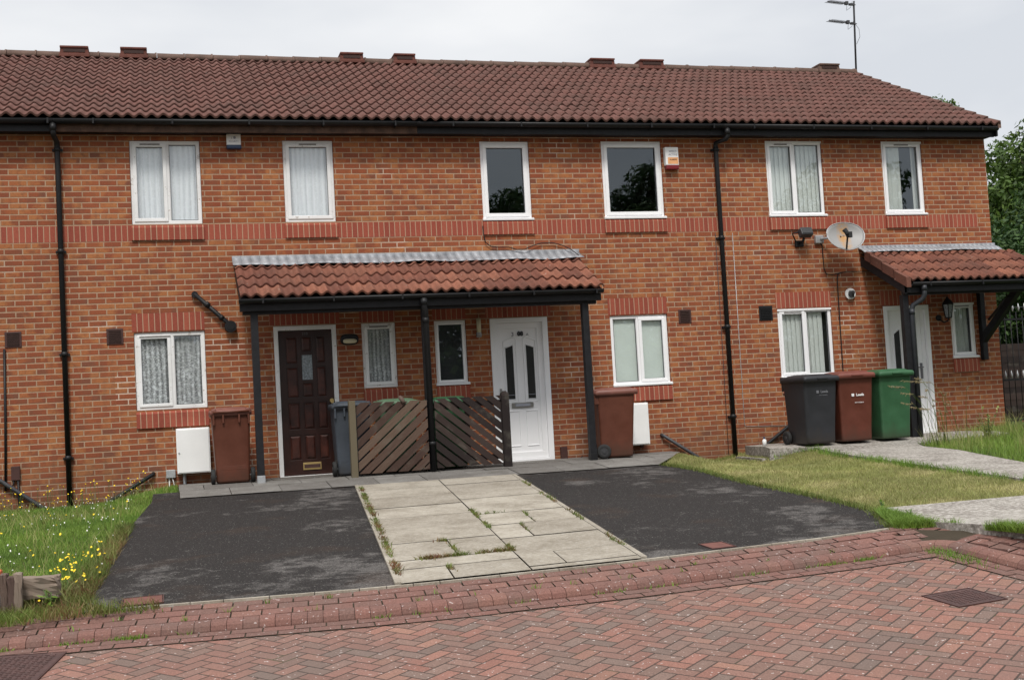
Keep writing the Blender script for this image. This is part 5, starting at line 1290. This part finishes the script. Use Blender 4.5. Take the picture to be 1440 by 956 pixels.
# ------------------------------------------------------------------ aerial
e = empty('tv_aerial', (14.88, 3.85, 7.2), 'tall tv aerial mast with two yagi arrays at the roof end', 'aerial')
mb = MB(); mb.tube([(14.96, 3.85, 7.0), (15.02, 3.85, 8.48), (15.03, 3.85, 8.55)], .019, 8); mb.build('mast', M['greyp'], e)
for z0 in (8.475, 8.10):
    mb = MB(); mb.tube([(15.05, 3.84, z0), (14.36, 3.70, z0-.005)], .009, 6)
    for k in range(13):
        f = k/13; x_, y_ = 14.38+.42*f, 3.705+.085*f; mb.tube([(x_-.01, y_-.02, z0+.020), (x_+.01, y_+.02, z0-.020)], .004, 4); mb.tube([(x_+.03, y_-.08, z0), (x_-.03, y_+.08, z0)], .004, 4)
    mb.box(14.80, 14.86, 3.77, 3.83, z0-.02, z0+.045, bev=.004); mb.box(14.90, 15.0, 3.80, 3.85, z0-.02, z0+.02, bev=.004)
    mb.tube([(14.84, 3.80, z0), (14.86, 3.86, z0-.11), (14.95, 3.86, z0-.05), (14.99, 3.85, z0+.07)], .004, 4)
    mb.build('antenna_array', M['greyp'], e)
mb = MB(); mb.tube([(15.02, 3.85, 8.10), (15.09, 3.84, 8.0), (15.10, 3.84, 7.85), (15.02, 3.85, 7.7)], .004, 4); mb.build('cable', M['blackp'], e)

# ------------------------------------------------------------------ gate and timber fence at the far right
e = empty('metal_gate', (15.6, .4, .245), 'black metal side gate with pale spear tips right of the end house', 'gate')
mb = MB(); mb.box(14.93, 14.97, .38, .42, .2, 2.26, bev=.004); mb.box(16.10, 16.14, .38, .42, .2, 2.26, bev=.004); mb.build('post', M['blackp'], e)
mb = MB(); mb.box(14.97, 16.1, .39, .41, 1.02, 1.05); mb.box(14.97, 16.1, .39, .41, 2.02, 2.05); mb.tube([(14.97+1.13*k/12, .40, 2.13+.10*math.sin(math.pi*k/12)) for k in range(13)], .011, 6); mb.box(14.97, 16.1, .39, .41, .35, .38)
k = 15.03
while k < 16.08: mb.tube([(k, .40, .36), (k, .40, 2.16)], .007, 6); k += .115
mb.build('gate_frame', M['blackp'], e)
mb = MB(); k = 15.087
while k < 16.08:
    for z_ in (1.05, 2.16): mb.tube([(k, .40, z_), (k, .40, z_+.03), (k, .40, z_+.06), (k, .40, z_+.14)], [.010, .010, .022, .003], 6)
    k += .115
mb.build('spear_tips', M['steel'], e)
for i, (xa, y_) in enumerate(((14.9, 3.2), (16.73, 3.2), (18.56, 3.2))):
    e = empty('timber_fence', (xa+.9, y_, .245), ['dark timber fence panel nearest the gable wall behind the metal gate', 'dark timber fence panel behind the metal gate at the picture edge', 'dark timber fence panel furthest right behind the metal gate'][i], 'fence', 'timber fence panels behind the gate')
    mb = MB()
    for k in range(12): mb.box(xa+.02, xa+1.80, y_-.006*(k % 2), y_+.02, .3+k*.118, .3+k*.118+.128, uv=(.1, k+.4))
    mb.build('boards', M['fenceR'], e)
    mb = MB(); mb.box(xa-.05, xa+.05, y_-.05, y_+.05, .2, 1.85, bev=.005, uv=(.2, 1.4)); mb.build('post', M['fenceL'], e)

# ------------------------------------------------------------------ trees
def tree(name, loc, H_, crown_c, crown_r, nleaf, leaf, mat, label, seed, group=None, trunk_r=.2, clumps=60):
    rg = np.random.default_rng(seed); rr = random.Random(seed)
    e = empty(name, loc, label, 'tree', group)
    mb = MB(); cc = Vector(crown_c)-Vector(loc)
    mb.tube([(0, 0, -.2), (.05, 0, H_*.25), (cc.x*.5, cc.y*.5, H_*.5), (cc.x, cc.y, H_*.8)], [trunk_r, trunk_r*.8, trunk_r*.55, trunk_r*.15], 8)
    cl = []
    for i in range(clumps):
        v = rg.normal(size=3); v /= np.linalg.norm(v); rad = rg.uniform(.35, 1.0)**.5
        p = np.array(cc)+v*np.array(crown_r)*rad; cl.append(p)
        if i % 3 == 0:
            st = Vector((cc.x*.4, cc.y*.4, H_*rr.uniform(.25, .6))); mid = (st+Vector(p))/2+Vector((0, 0, .2))
            mb.tube([st, mid, Vector(p)], [trunk_r*.3, trunk_r*.16, .012], 5)
    mb.build('trunk', M['bark'], e, world=False)
    cl = np.array(cl); n = nleaf; idx = rg.integers(0, clumps, n); cr = np.array(crown_r).mean()
    sz = rg.uniform(.16, .34, clumps)*cr
    d = rg.normal(size=(n, 3)); d /= np.linalg.norm(d, axis=1)[:, None]; rad = rg.uniform(.2, 1, n)**.45
    c = cl[idx]+d*(rad*sz[idx])[:, None]*np.array([1, 1, .75]); 
    # outward-ish random orientation
    nrm = d+rg.normal(size=(n, 3))*.7+np.array([0, 0, .5]); nrm /= np.linalg.norm(nrm, axis=1)[:, None]
    a = np.cross(nrm, rg.normal(size=(n, 3))); a /= np.linalg.norm(a, axis=1)[:, None]; b = np.cross(nrm, a)
    s = (leaf*rg.uniform(.6, 1.3, n))[:, None]
    V = np.stack([c-a*s, c-b*s*.45, c+a*s, c+b*s*.45], 1).reshape(-1, 3)
    me = bpy.data.meshes.new('crown'); me.vertices.add(4*n); me.vertices.foreach_set('co', V.ravel()); me.loops.add(4*n); me.polygons.add(n)
    me.loops.foreach_set('vertex_index', np.arange(4*n)); me.polygons.foreach_set('loop_start', np.arange(n)*4); me.polygons.foreach_set('loop_total', np.full(n, 4))
    ul = me.uv_layers.new(name='UVMap'); tone = np.clip(rg.uniform(0, 1, n)*.6+rg.uniform(0, .4, clumps)[idx], 0, 1)
    uv = np.zeros((n, 4, 2)); uv[:, :, 0] = tone[:, None]; ul.data.foreach_set('uv', uv.ravel()); me.update(calc_edges=True)
    me.materials.append(mat); o = bpy.data.objects.new('crown', me); COL.objects.link(o); o.parent = e
    return e
tree('broadleaf_tree', (25.8, 10.5, .2), 7.6, (25.7, 10.5, 4.6), (3.2, 3.0, 3.4), 90000, .095, M['leafM'], 'large green tree filling the gap right of the end gable', 21, 'trees behind the terrace', .22, 260)
tree('broadleaf_tree', (20.6, 7.4, .2), 4.6, (21.0, 7.2, 3.0), (2.2, 2.0, 2.3), 45000, .065, M['leafD'], 'lower dark tree close behind the timber fence panels', 23, 'trees behind the terrace', .12, 150)
tree('broadleaf_tree', (21.5, 15.0, .2), 9.2, (22.8, 14.6, 7.8), (2.4, 1.7, 1.6), 9000, .075, M['leafM'], 'tree whose top twigs just show above the roof slope', 25, 'trees behind the terrace', .16, 34)
G2 = 'trees across the road reflected in the windows'
tree('broadleaf_tree', (24.5, -37, -1.1), 12.5, (25.6, -37, 7.0), (4.6, 3.2, 5.2), 36000, .15, M['leafD'], 'tall tree across the road behind the viewer, mirrored in the large clear window', 31, G2, .3, 90)
tree('broadleaf_tree', (16.8, -36, -1.1), 12.2, (16.8, -36, 6.6), (4.4, 3.2, 4.9), 30000, .15, M['leafD'], 'rounded tree across the road behind the viewer, mirrored in the narrow clear window', 33, G2, .3, 80)

for k, (x_, hh, lb) in enumerate(((-6, 6.0, 'low rounded tree across the road, furthest left of the row behind the viewer'), (1.5, 5.2, 'shortest tree across the road in the row behind the viewer'), (9.0, 6.2, 'broad tree across the road between the short one and the rounded one'), (34, 12.5, 'tree across the road right of the tall one mirrored in the large window'), (42, 13.5, 'tree across the road at the right end of the row behind the viewer'))):  # unseen trees added so the windows mirror dark foliage instead of sky
    tree('broadleaf_tree', (x_, -36, -1.1), hh, (x_, -36, hh*.46), (4.6, 2.5, hh*.5), 14000, .19, M['leafD'], lb, 51+k, G2, .25, 60)
e = empty('added_hedge', (10, -33, -1.1), 'long clipped dark hedge across the road behind the viewer', 'added_hedge')  # unseen greenery added to fill the low windows' reflections with dark
mb = MB(); mb.box(-14, 40, -33.6, -32.6, -1.1, 3.3, bev=.3); mb.build('core', M['leafD'], e)
rg_ = np.random.default_rng(5); n_ = 16000; X_ = np.stack([rg_.uniform(-14, 40, n_), -32.55+rg_.normal(0, .18, n_), rg_.uniform(-1, 3.6, n_)], 1); ml = MB()
for p_ in X_:
    a_ = rg_.normal(size=3)*.14; b_ = rg_.normal(size=3)*.08; ml.add([p_-a_, p_-b_, p_+a_, p_+b_], [(0, 1, 2, 3)], (float(rg_.random()), .3))
ml.build('foliage', M['leafD'], e, fix=False)
# ------------------------------------------------------------------ grass, flowers, weeds
def blades(name, P, Hh, Wd, lean, mat, label=None, cat=None, seed=1, tone=None, kind='stuff', curve=.35):
    """P: (n,3) roots; one two-segment tapered blade each"""
    rg = np.random.default_rng(seed); n = len(P); a = rg.uniform(0, 2*math.pi, n); f = rg.uniform(0, 2*math.pi, n)
    h_ = Hh*rg.uniform(.55, 1.25, n) if np.isscalar(Hh) else Hh; w = Wd*rg.uniform(.7, 1.3, n)
    side = np.stack([np.cos(a), np.sin(a), 0*a], 1); ld = np.stack([np.cos(f), np.sin(f), 0*f], 1)
    l = (lean*rg.uniform(.1, 1.3, n)*h_)[:, None]; hz = np.stack([0*a, 0*a, h_], 1)
    m = P+hz*.55+ld*l*curve; tp = P+hz+ld*l
    V = np.stack([P-side*w[:, None]/2, P+side*w[:, None]/2, m+side*w[:, None]*.36, m-side*w[:, None]*.36, tp], 1).reshape(-1, 3)
    me = bpy.data.meshes.new(name); me.vertices.add(5*n); me.vertices.foreach_set('co', V.ravel())
    base = np.arange(n)[:, None]*5; li = np.concatenate([base+np.array([0, 1, 2, 3]), base+np.array([3, 2, 4])], 1).ravel()
    me.loops.add(7*n); me.polygons.add(2*n); me.loops.foreach_set('vertex_index', li)
    ls = np.stack([np.arange(n)*7, np.arange(n)*7+4], 1).ravel(); lt = np.tile([4, 3], n)
    me.polygons.foreach_set('loop_start', ls); me.polygons.foreach_set('loop_total', lt)
    ul = me.uv_layers.new(name='UVMap'); t_ = rg.uniform(0, 1, n) if tone is None else np.clip(tone+rg.normal(0, .12, n), 0, 1)
    uv = np.zeros((n, 7, 2)); uv[:, :, 0] = t_[:, None]; uv[:, :, 1] = np.array([0, 0, .5, .5, .5, .5, 1]); ul.data.foreach_set('uv', uv.ravel())
    me.update(calc_edges=True); me.materials.append(mat); o = bpy.data.objects.new(name, me); COL.objects.link(o)
    return tag(o, label, cat, None, kind)
def sample(poly, n, seed, hf=h, ex=None):
    rg = np.random.default_rng(seed); xs = [p[0] for p in poly]; ys = [p[1] for p in poly]; out = []
    while len(out) < n:
        for x, y in zip(rg.uniform(min(xs), max(xs), 4000), rg.uniform(min(ys), max(ys), 4000)):
            if inpoly(x, y, poly) and not (ex and inpoly(x, y, ex)): out.append((x, y, hf(x, y)-.004))
            if len(out) >= n: break
    return np.array(out)
def nz(P, s, seed=0):   # cheap smooth noise 0..1
    rg = np.random.default_rng(seed); v = 0
    for k in range(5):
        a = rg.uniform(0, 6.28); f = s*(1+.6*k); v = v+np.sin((P[:, 0]*math.cos(a)+P[:, 1]*math.sin(a))*f+rg.uniform(0, 6))
    return np.clip(.5+v/6, 0, 1)
Lvis = [(-1.2, -1.2), (-.6, -3.5), (.35, -7.0), (.5, -8.15), (1.24, -8.17), (1.32, -6.44), (1.45, -3.95), (1.63, -2.0), (1.64, -1.3), (1.93, -1.26), (1.93, -.01), (-1.2, -.01)]
P = sample(Lvis, 62000, 5); blades('grass', P, .042, .005, .8, M['grassL'], 'lush green grass of the left lawn', 'grass', 6, tone=.15+.6*nz(P, 3, 2))
P = sample(Lvis, 3500, 8); P = P[nz(P, 2.5, 9) > .45]; blades('grass', P, .15, .005, .9, M['tallg'], 'longer grass stalks in the left lawn', 'grass', 16)
# ragged edge along drive and kerb on the left
P = sample([(.5, -8.42), (.5, -7.6), (1.0, -7.4), (1.15, -6.4), (1.36, -3.95), (1.48, -3.95), (1.36, -6.4), (1.28, -7.9), (1.45, -8.22), (1.75, -8.26), (1.75, -8.34), (1.2, -8.38), (.8, -8.46)] if True else [(.2, -6.85), (.2, -6.2), (1.05, -6.1), (1.15, -5.0), (1.35, -3.2), (1.45, -3.2), (1.30, -5.1), (1.34, -6.45), (1.75, -6.60), (1.75, -6.72), (1.2, -6.78), (.6, -6.85)], 5000, 11); blades('grass', P, .085, .006, 1.1, M['weed'], 'ragged dry verge between the left lawn and the driveway', 'grass', 12, tone=.35+.5*nz(P, 4, 3))
Rvis = [p for p in lawnR]
P = sample(lawnR, 52000, 15); P = P[P[:, 1] > -9.6]; blades('grass', P, .028, .005, .9, M['grassR'], 'short dry yellowish grass of the right lawn', 'grass', 17, tone=.05+.95*nz(P, 2.6, 4))
P = sample(lawnR, 16000, 75); P = P[P[:, 1] > -9.6]; P = P[nz(P, 3.1, 14) > .52]; blades('grass', P, .055, .005, .9, M['grassR'], 'greener tufts in the right lawn', 'grass', 76, tone=.10)
near = [(7.45, -8.30), (7.84, -7.40), (7.76, -8.37), (8.02, -9.2), (8.14, -9.8), (7.97, -9.8), (7.90, -9.1), (7.78, -8.45)]
P = sample(near, 8000, 19); P = P[nz(P, 7, 31) > .30]; blades('grass', P, .080, .006, .9, M['grassL'], 'tufty green grass between the lower path and the kerb blocks', 'grass', 20, tone=.2+.6*nz(P, 4, 5))
# taller tufts where lawn meets path and wall
def along(pts, n, spread, seed, hf=h):
    rg = np.random.default_rng(seed); at, T = walk(pts); out = []
    for k in range(n):
        (x, y), _ = at(rg.uniform(0, T)); x += rg.normal(0, spread); y += rg.normal(0, spread); out.append((x, y, hf(x, y)))
    return np.array(out)
P = along([(9.98, -1.3), (10.58, -1.5), (10.40, -2.75), (10.20, -4.6), (10.10, -6.43), (10.04, -7.4)], 2600, .05, 22); P = P[nz(P, 5, 6) > .35]; blades('grass', P, .085, .006, .8, M['grassL'], 'tufts of grass growing along the edge of the upper path', 'grass', 23, tone=.35)
P = along([(9.0, -.04), (10.1, -.05)], 900, .03, 24); blades('grass', P, .06, .005, .8, M['tallg'], 'tufts of grass along the foot of the wall by the downpipe', 'grass', 25, tone=.5)
P = along([(8.10, -1.9), (8.15, -2.93), (7.97, -4.61), (7.95, -6.2), (7.84, -7.40), (7.45, kb(7.45))], 3200, .035, 26); blades('grass', P, .05, .006, 1.1, M['weed'], 'straggling grass edge of the right driveway', 'grass', 27, tone=.45)
# wild patch on the far right
P = sample(wild, 24000, 31); P = P[(P[:, 0] < 15.6)]; blades('grass', P, .12, .007, .7, M['grassL'], 'thick green grass in front of the end house', 'grass', 32, tone=.35+.6*nz(P, 2.5, 7))
P = sample(wild, 9000, 33); P = P[(P[:, 0] < 15.4)]; P = P[nz(P, 3, 8) > .5]; blades('grass', P, .33, .005, .55, M['tallg'], 'tall seeding grass in front of the end house', 'grass', 34, tone=.35+.5*nz(P, 2, 1))
def seedstalk(pts_, seed):
    rr = random.Random(seed); mb = MB(); mh = MB()
    for (x, y, z, dx, dy, L) in pts_:
        a = Vector((x, y, z)); b = a+Vector((dx*.25*L, dy*.25*L, L*.62)); c = a+Vector((dx*.6*L, dy*.6*L, L*.9)); d = a+Vector((dx*L*.95, dy*L*.95, L*.93))
        mb.tube([a, b, c, d], [.0035, .003, .0022, .0015], 4)
        for k in range(26):
            f = k/26; p = c.lerp(d, f*1.05); q = p+Vector((rr.gauss(0, .014), rr.gauss(0, .014), rr.gauss(-.008, .012)))+(d-c).normalized()*.02
            mh.tube([p, q], [.004, .002], 3)
    e = empty('seeding_grass_clump', (pts_[0][0], pts_[0][1], pts_[0][2]), 'arching grass stalks with straw seed heads in front of the green bin and porch post', 'grass clump')
    mb.build('stalks', M['tallg'], e); mh.build('seed_heads', M['strawg'], e)
rr = random.Random(12)
seedstalk([(12.22+rr.uniform(-.12, .35), -1.98+rr.uniform(-.25, .15), .2, rr.uniform(-.95, .1), rr.uniform(-.3, .1), rr.uniform(.45, 1.0)) for k in range(20)], 13)
# leafy weed bushes on the far right
def weedplant(x, y, hh, n, leaf, mat, label, seed, name='weed_plant', cat='plant', grp=None, fl=None):
    rr = random.Random(seed); e = empty(name, (x, y, h(x, y)), label, cat, grp); ms, ml = MB(), MB(); z0 = h(x, y)
    for k in range(n):
        a = rr.uniform(0, 6.28); L = hh*rr.uniform(.6, 1.1); t_ = rr.uniform(.05, .38)*hh
        A = Vector((x, y, z0)); B_ = A+Vector((math.cos(a)*t_*.4, math.sin(a)*t_*.4, L*.5)); C_ = A+Vector((math.cos(a)*t_, math.sin(a)*t_, L)); ms.tube([A, B_, C_], [.005, .004, .002], 4)
        for j in range(int(10*hh/.4)):
            f = rr.uniform(.1, 1); p = A.lerp(B_, f*2) if f < .5 else B_.lerp(C_, f*2-1); d = Vector((rr.gauss(0, 1), rr.gauss(0, 1), rr.gauss(.3, .5))).normalized(); s = d.cross(Vector((0, 0, 1))).normalized()*leaf*.35; l = leaf*rr.uniform(.6, 1.3)
            ml.add([p, p+d*l*.5+s, p+d*l, p+d*l*.5-s], [(0, 1, 2, 3)], (min(1, max(0, rr.gauss(.5, .25))), .3))
    ms.build('stems', M['stem'], e); ml.build('leaves', mat, e, fix=False)
    if fl:
        mf = MB()
        for k in range(n): pass
    return e
weedplant(13.6, -3.3, .60, 26, .06, M['grassL'], 'bushy green weed at the right edge before the end house', 41)
weedplant(14.9, -1.6, .85, 16, .05, M['tallg'], 'tall yellowish weed by the corner of the end house', 42)
weedplant(13.3, -2.6, .42, 18, .045, M['weed'], 'reddish dried dock plant in the tall grass', 43)
weedplant(13.1, -1.9, .45, 14, .05, M['tallg'], 'thin tall weed in front of the end house brickwork', 44)
weedplant(7.95, -7.35, .09, 8, .035, M['grassL'], 'small leafy weed at the corner of the lower path', 45)
weedplant(7.80, -8.0, .09, 10, .03, M['grassL'], 'small weed beside the broken lower path edge', 46)
weedplant(1.02, -7.98, .15, 9, .06, M['grassL'], 'broad-leaved weed below the timber knee rail', 47)
# flowers on the left lawn (too many to name one by one)
rr = random.Random(77)
ys_, ws_, st_ = MB(), MB(), MB()
def flower(mb, x, y, hh, r):
    z = h(x, y)+hh; n = 7; tx, ty = rr.gauss(0, .4), rr.gauss(.45, .4)
    c = (x, y, z+.004); ring = [(x+r*math.cos(2*math.pi*k/n), y+r*math.sin(2*math.pi*k/n), z+r*(tx*math.cos(2*math.pi*k/n)+ty*math.sin(2*math.pi*k/n))) for k in range(n)]
    mb.add([c]+ring+[(x, y, z-.010)], [(0, 1+k, 1+(k+1) % n) for k in range(n)]+[(n+1, 1+(k+1) % n, 1+k) for k in range(n)])
    st_.tube([(x+rr.gauss(0, .015), y+rr.gauss(0, .015), h(x, y)), (x, y, z-.008)], .0022, 3, caps=False)
def inL(x, y): return inpoly(x, y, Lvis)
c = 0
while c < 190:
    m_ = rr.random()
    if m_ < .50: x, y, hh = rr.uniform(-.6, 1.55), -abs(rr.gauss(.0, .35))-.05, rr.uniform(.08, .34)
    elif m_ < .78: x, y, hh = rr.gauss(1.05, .18), rr.gauss(-6.7, .5), rr.uniform(.06, .12)
    else: x, y, hh = rr.uniform(-.8, 1.4), rr.uniform(-7, -.4), rr.uniform(.07, .13)
    if not inL(x, y): continue
    flower(ys_, x, y, hh, rr.uniform(.006, .0115)); c += 1
c = 0
while c < 170:
    x, y = rr.uniform(-.8, 1.4), rr.uniform(-6.6, -.3)
    if not inL(x, y) or math.sin(x*4+y*2.3)+rr.gauss(0, .8) < -.2: continue
    flower(ws_, x, y, rr.uniform(.055, .10), rr.uniform(.0045, .007)); c += 1
tag(ys_.build('yellow_flowers', M['yel'], None, fix=False), 'scattered yellow wildflowers in the left lawn', 'flowers', None, 'stuff')
tag(ws_.build('white_clover', M['whp'], None, fix=False), 'scattered white clover heads in the left lawn', 'flowers', None, 'stuff')
tag(st_.build('flower_stems', M['stem'], None, fix=False), 'thin stems of the lawn wildflowers', 'stems', None, 'stuff')
# weeds in the path joints
def lxp(y): return lx(y, 4.075, 3.40)
PP = []
def clump(x, y, n, sp, sx=1.0, sy=1.0):
    for k in range(n):
        a = x+rr.gauss(0, sp*sx); b = y+rr.gauss(0, sp*sy); PP.append((a, b, hP(a, b)+.018))
for y_ in np.linspace(-2.3, -8.1, 84):
    if math.sin(y_*5.3)+rr.gauss(0, .6) > -.6: clump(lxp(y_)+.01, y_, rr.randint(8, 30), .016, 1, 2.2)
for y_ in np.linspace(-2.9, -7.9, 60):
    if math.sin(y_*4.1+1)+rr.gauss(0, .4) > .1: clump(lx(y_, 6.03, 5.22)+.003, y_, rr.randint(6, 16), .012, 1, 2.2)
mid = lambda y: lx(y, 5.08, 4.366)
for x_ in np.linspace(3.72, 4.45, 22):
    if rr.random() < .85: clump(x_, -7.55, rr.randint(12, 32), .014, 2.0, .9)
clump(3.80, -7.56, 110, .03, 1.6, 1); clump(4.40, -7.55, 100, .028, 1.6, 1); clump(4.07, -6.78, 60, .02, 1.5, 1); clump(4.06, -7.2, 60, .008, 1, 14); clump(3.84, -8.05, 50, .012, 1, 5)
for a_, b_, n_ in ((-5.0, -5.6, 150), (-5.9, -6.35, 90), (-7.3, -7.55, 60)):
    for k in range(n_//6): yy = rr.uniform(b_, a_); clump(mid(yy), yy, 6, .009, 1, 2)
clump(mid(-5.1)+.12, -5.37, 40, .01, 6, 1)
for k in range(9): yy = rr.uniform(-6.1, -5.5); clump(5.04+(yy+5.75)*.125+.08, yy, 5, .007)
for k in range(10): yy = rr.uniform(-6.9, -6.2); clump(4.87+(yy+6.55)*.125, yy, 5, .007)
PP = np.array(PP); blades('joint_weeds', PP, .038, .008, 1.3, M['weed'], 'small weeds growing in the joints of the flagstone path', 'weeds', 61, tone=.2+.75*nz(PP, 6, 3))
PP = []
def kclump(x, off, n, sp):
    for k in range(n):
        a = x+rr.gauss(0, sp); b = yk(a)+off+rr.gauss(0, .012); PP.append((a, b, (rz(a, b) if off <= 0.02 else rz(a, yk(a))+.045+.2*off)))
for x_ in np.arange(.5, 7.3, .14):
    if rr.random() < .5: kclump(x_, .24+.105*rr.randint(-1, 1), rr.randint(3, 12), .02)
    if rr.random() < .28: kclump(x_, -.012, rr.randint(6, 26), .03)
for (x_, n) in ((1.55, 140), (1.2, 60), (6.55, 70), (6.85, 90), (5.9, 30)): kclump(x_, -.01, n, .06)
PP = np.array(PP); blades('kerb_weeds', PP, .035, .006, 1.0, M['grassL'], 'small green weeds along the foot of the kerb', 'weeds', 62, tone=.2+.6*nz(PP, 6, 4))
P = np.array([(7.48+rr.gauss(0, .06), -8.95+rr.gauss(0, .25), -.26) for k in range(420)]); P = P[(P[:, 0] < 7.55) & (P[:, 1] < -8.79)]; P[:, 2] = [rz(a, b) for a, b in P[:, :2]]; blades('kerb_weeds', P, .05, .006, .9, M['grassL'], 'green weeds in the inside corner of the kerb', 'weeds', 63, tone=.4)

# ------------------------------------------------------------------ sky, sun, camera
SUN_EL, SUN_AZ = R(54), R(-14)      # azimuth measured from straight behind the viewer (−y), positive to the right
w = bpy.data.worlds.new('World'); SC.world = w; w.use_nodes = True; nt = w.node_tree; nt.nodes.clear()
out = nt.nodes.new('ShaderNodeOutputWorld')
sky = nt.nodes.new('ShaderNodeTexSky'); sky.sky_type = 'NISHITA'; sky.sun_disc = False; sky.sun_elevation = SUN_EL; sky.sun_rotation = math.pi-SUN_AZ; sky.dust_density = 3
bg1 = nt.nodes.new('ShaderNodeBackground'); nt.links.new(sky.outputs[0], bg1.inputs[0]); bg1.inputs[1].default_value = .10
tc = nt.nodes.new('ShaderNodeTexCoord'); sp = nt.nodes.new('ShaderNodeSeparateXYZ'); nt.links.new(tc.outputs['Generated'], sp.inputs[0])
mp = nt.nodes.new('ShaderNodeMapping'); mp.inputs['Scale'].default_value = (1.3, 1.3, 4); nt.links.new(tc.outputs['Generated'], mp.inputs[0])
ns = nt.nodes.new('ShaderNodeTexNoise'); nt.links.new(mp.outputs[0], ns.inputs['Vector']); ns.inputs['Scale'].default_value = 1.6; ns.inputs['Detail'].default_value = 5; ns.inputs['Roughness'].default_value = .5
cr = nt.nodes.new('ShaderNodeValToRGB'); nt.links.new(ns.outputs[0], cr.inputs[0]); cr.color_ramp.elements[0].position = .37; cr.color_ramp.elements[0].color = (.58, .605, .645, 1); cr.color_ramp.elements[1].position = .60; cr.color_ramp.elements[1].color = (.76, .768, .78, 1)
mr = nt.nodes.new('ShaderNodeMapRange'); nt.links.new(sp.outputs[2], mr.inputs[0]); mr.inputs[1].default_value = .45; mr.inputs[2].default_value = 1; mr.inputs[3].default_value = 1.0; mr.inputs[4].default_value = 2.1
bg2 = nt.nodes.new('ShaderNodeBackground'); nt.links.new(cr.outputs[0], bg2.inputs[0]); nt.links.new(mr.outputs[0], bg2.inputs[1])
mx = nt.nodes.new('ShaderNodeMixShader'); mx.inputs[0].default_value = .96; nt.links.new(bg1.outputs[0], mx.inputs[1]); nt.links.new(bg2.outputs[0], mx.inputs[2]); nt.links.new(mx.outputs[0], out.inputs[0])
sd = bpy.data.lights.new('sun', 'SUN'); sd.energy = 2.3; sd.angle = R(12); sd.color = (1, .96, .90)
so = bpy.data.objects.new('sun', sd); COL.objects.link(so)
dirv = Vector((math.sin(SUN_AZ)*math.cos(SUN_EL), -math.cos(SUN_AZ)*math.cos(SUN_EL), math.sin(SUN_EL)))
so.rotation_euler = dirv.to_track_quat('Z', 'Y').to_euler(); so.location = dirv*30

cd = bpy.data.cameras.new('camera'); co = bpy.data.objects.new('camera', cd); COL.objects.link(co); SC.camera = co
cd.sensor_width = 36; cd.lens = 1750/1440*36; cd.clip_end = 1000; cd.clip_start = .1
Rv, Uv, Fv = Vector((0.96236431, -0.26602891, -0.05552979)), Vector((0.03882257, -0.06765855, 0.99695292)), Vector((0.26897536, 0.96158772, 0.05478424))
mw = Matrix((Rv, Uv, -Fv)).transposed().to_4x4(); mw.translation = Vector((1.84401195, -17.2408860, 1.02170670)); co.matrix_world = mw
vs = SC.view_settings; vs.view_transform = 'Standard'; vs.look = 'None'; vs.gamma = 1; vs.exposure = 0.30; vs.use_curve_mapping = False
SC.cycles.max_bounces = 6; SC.cycles.transparent_max_bounces = 12
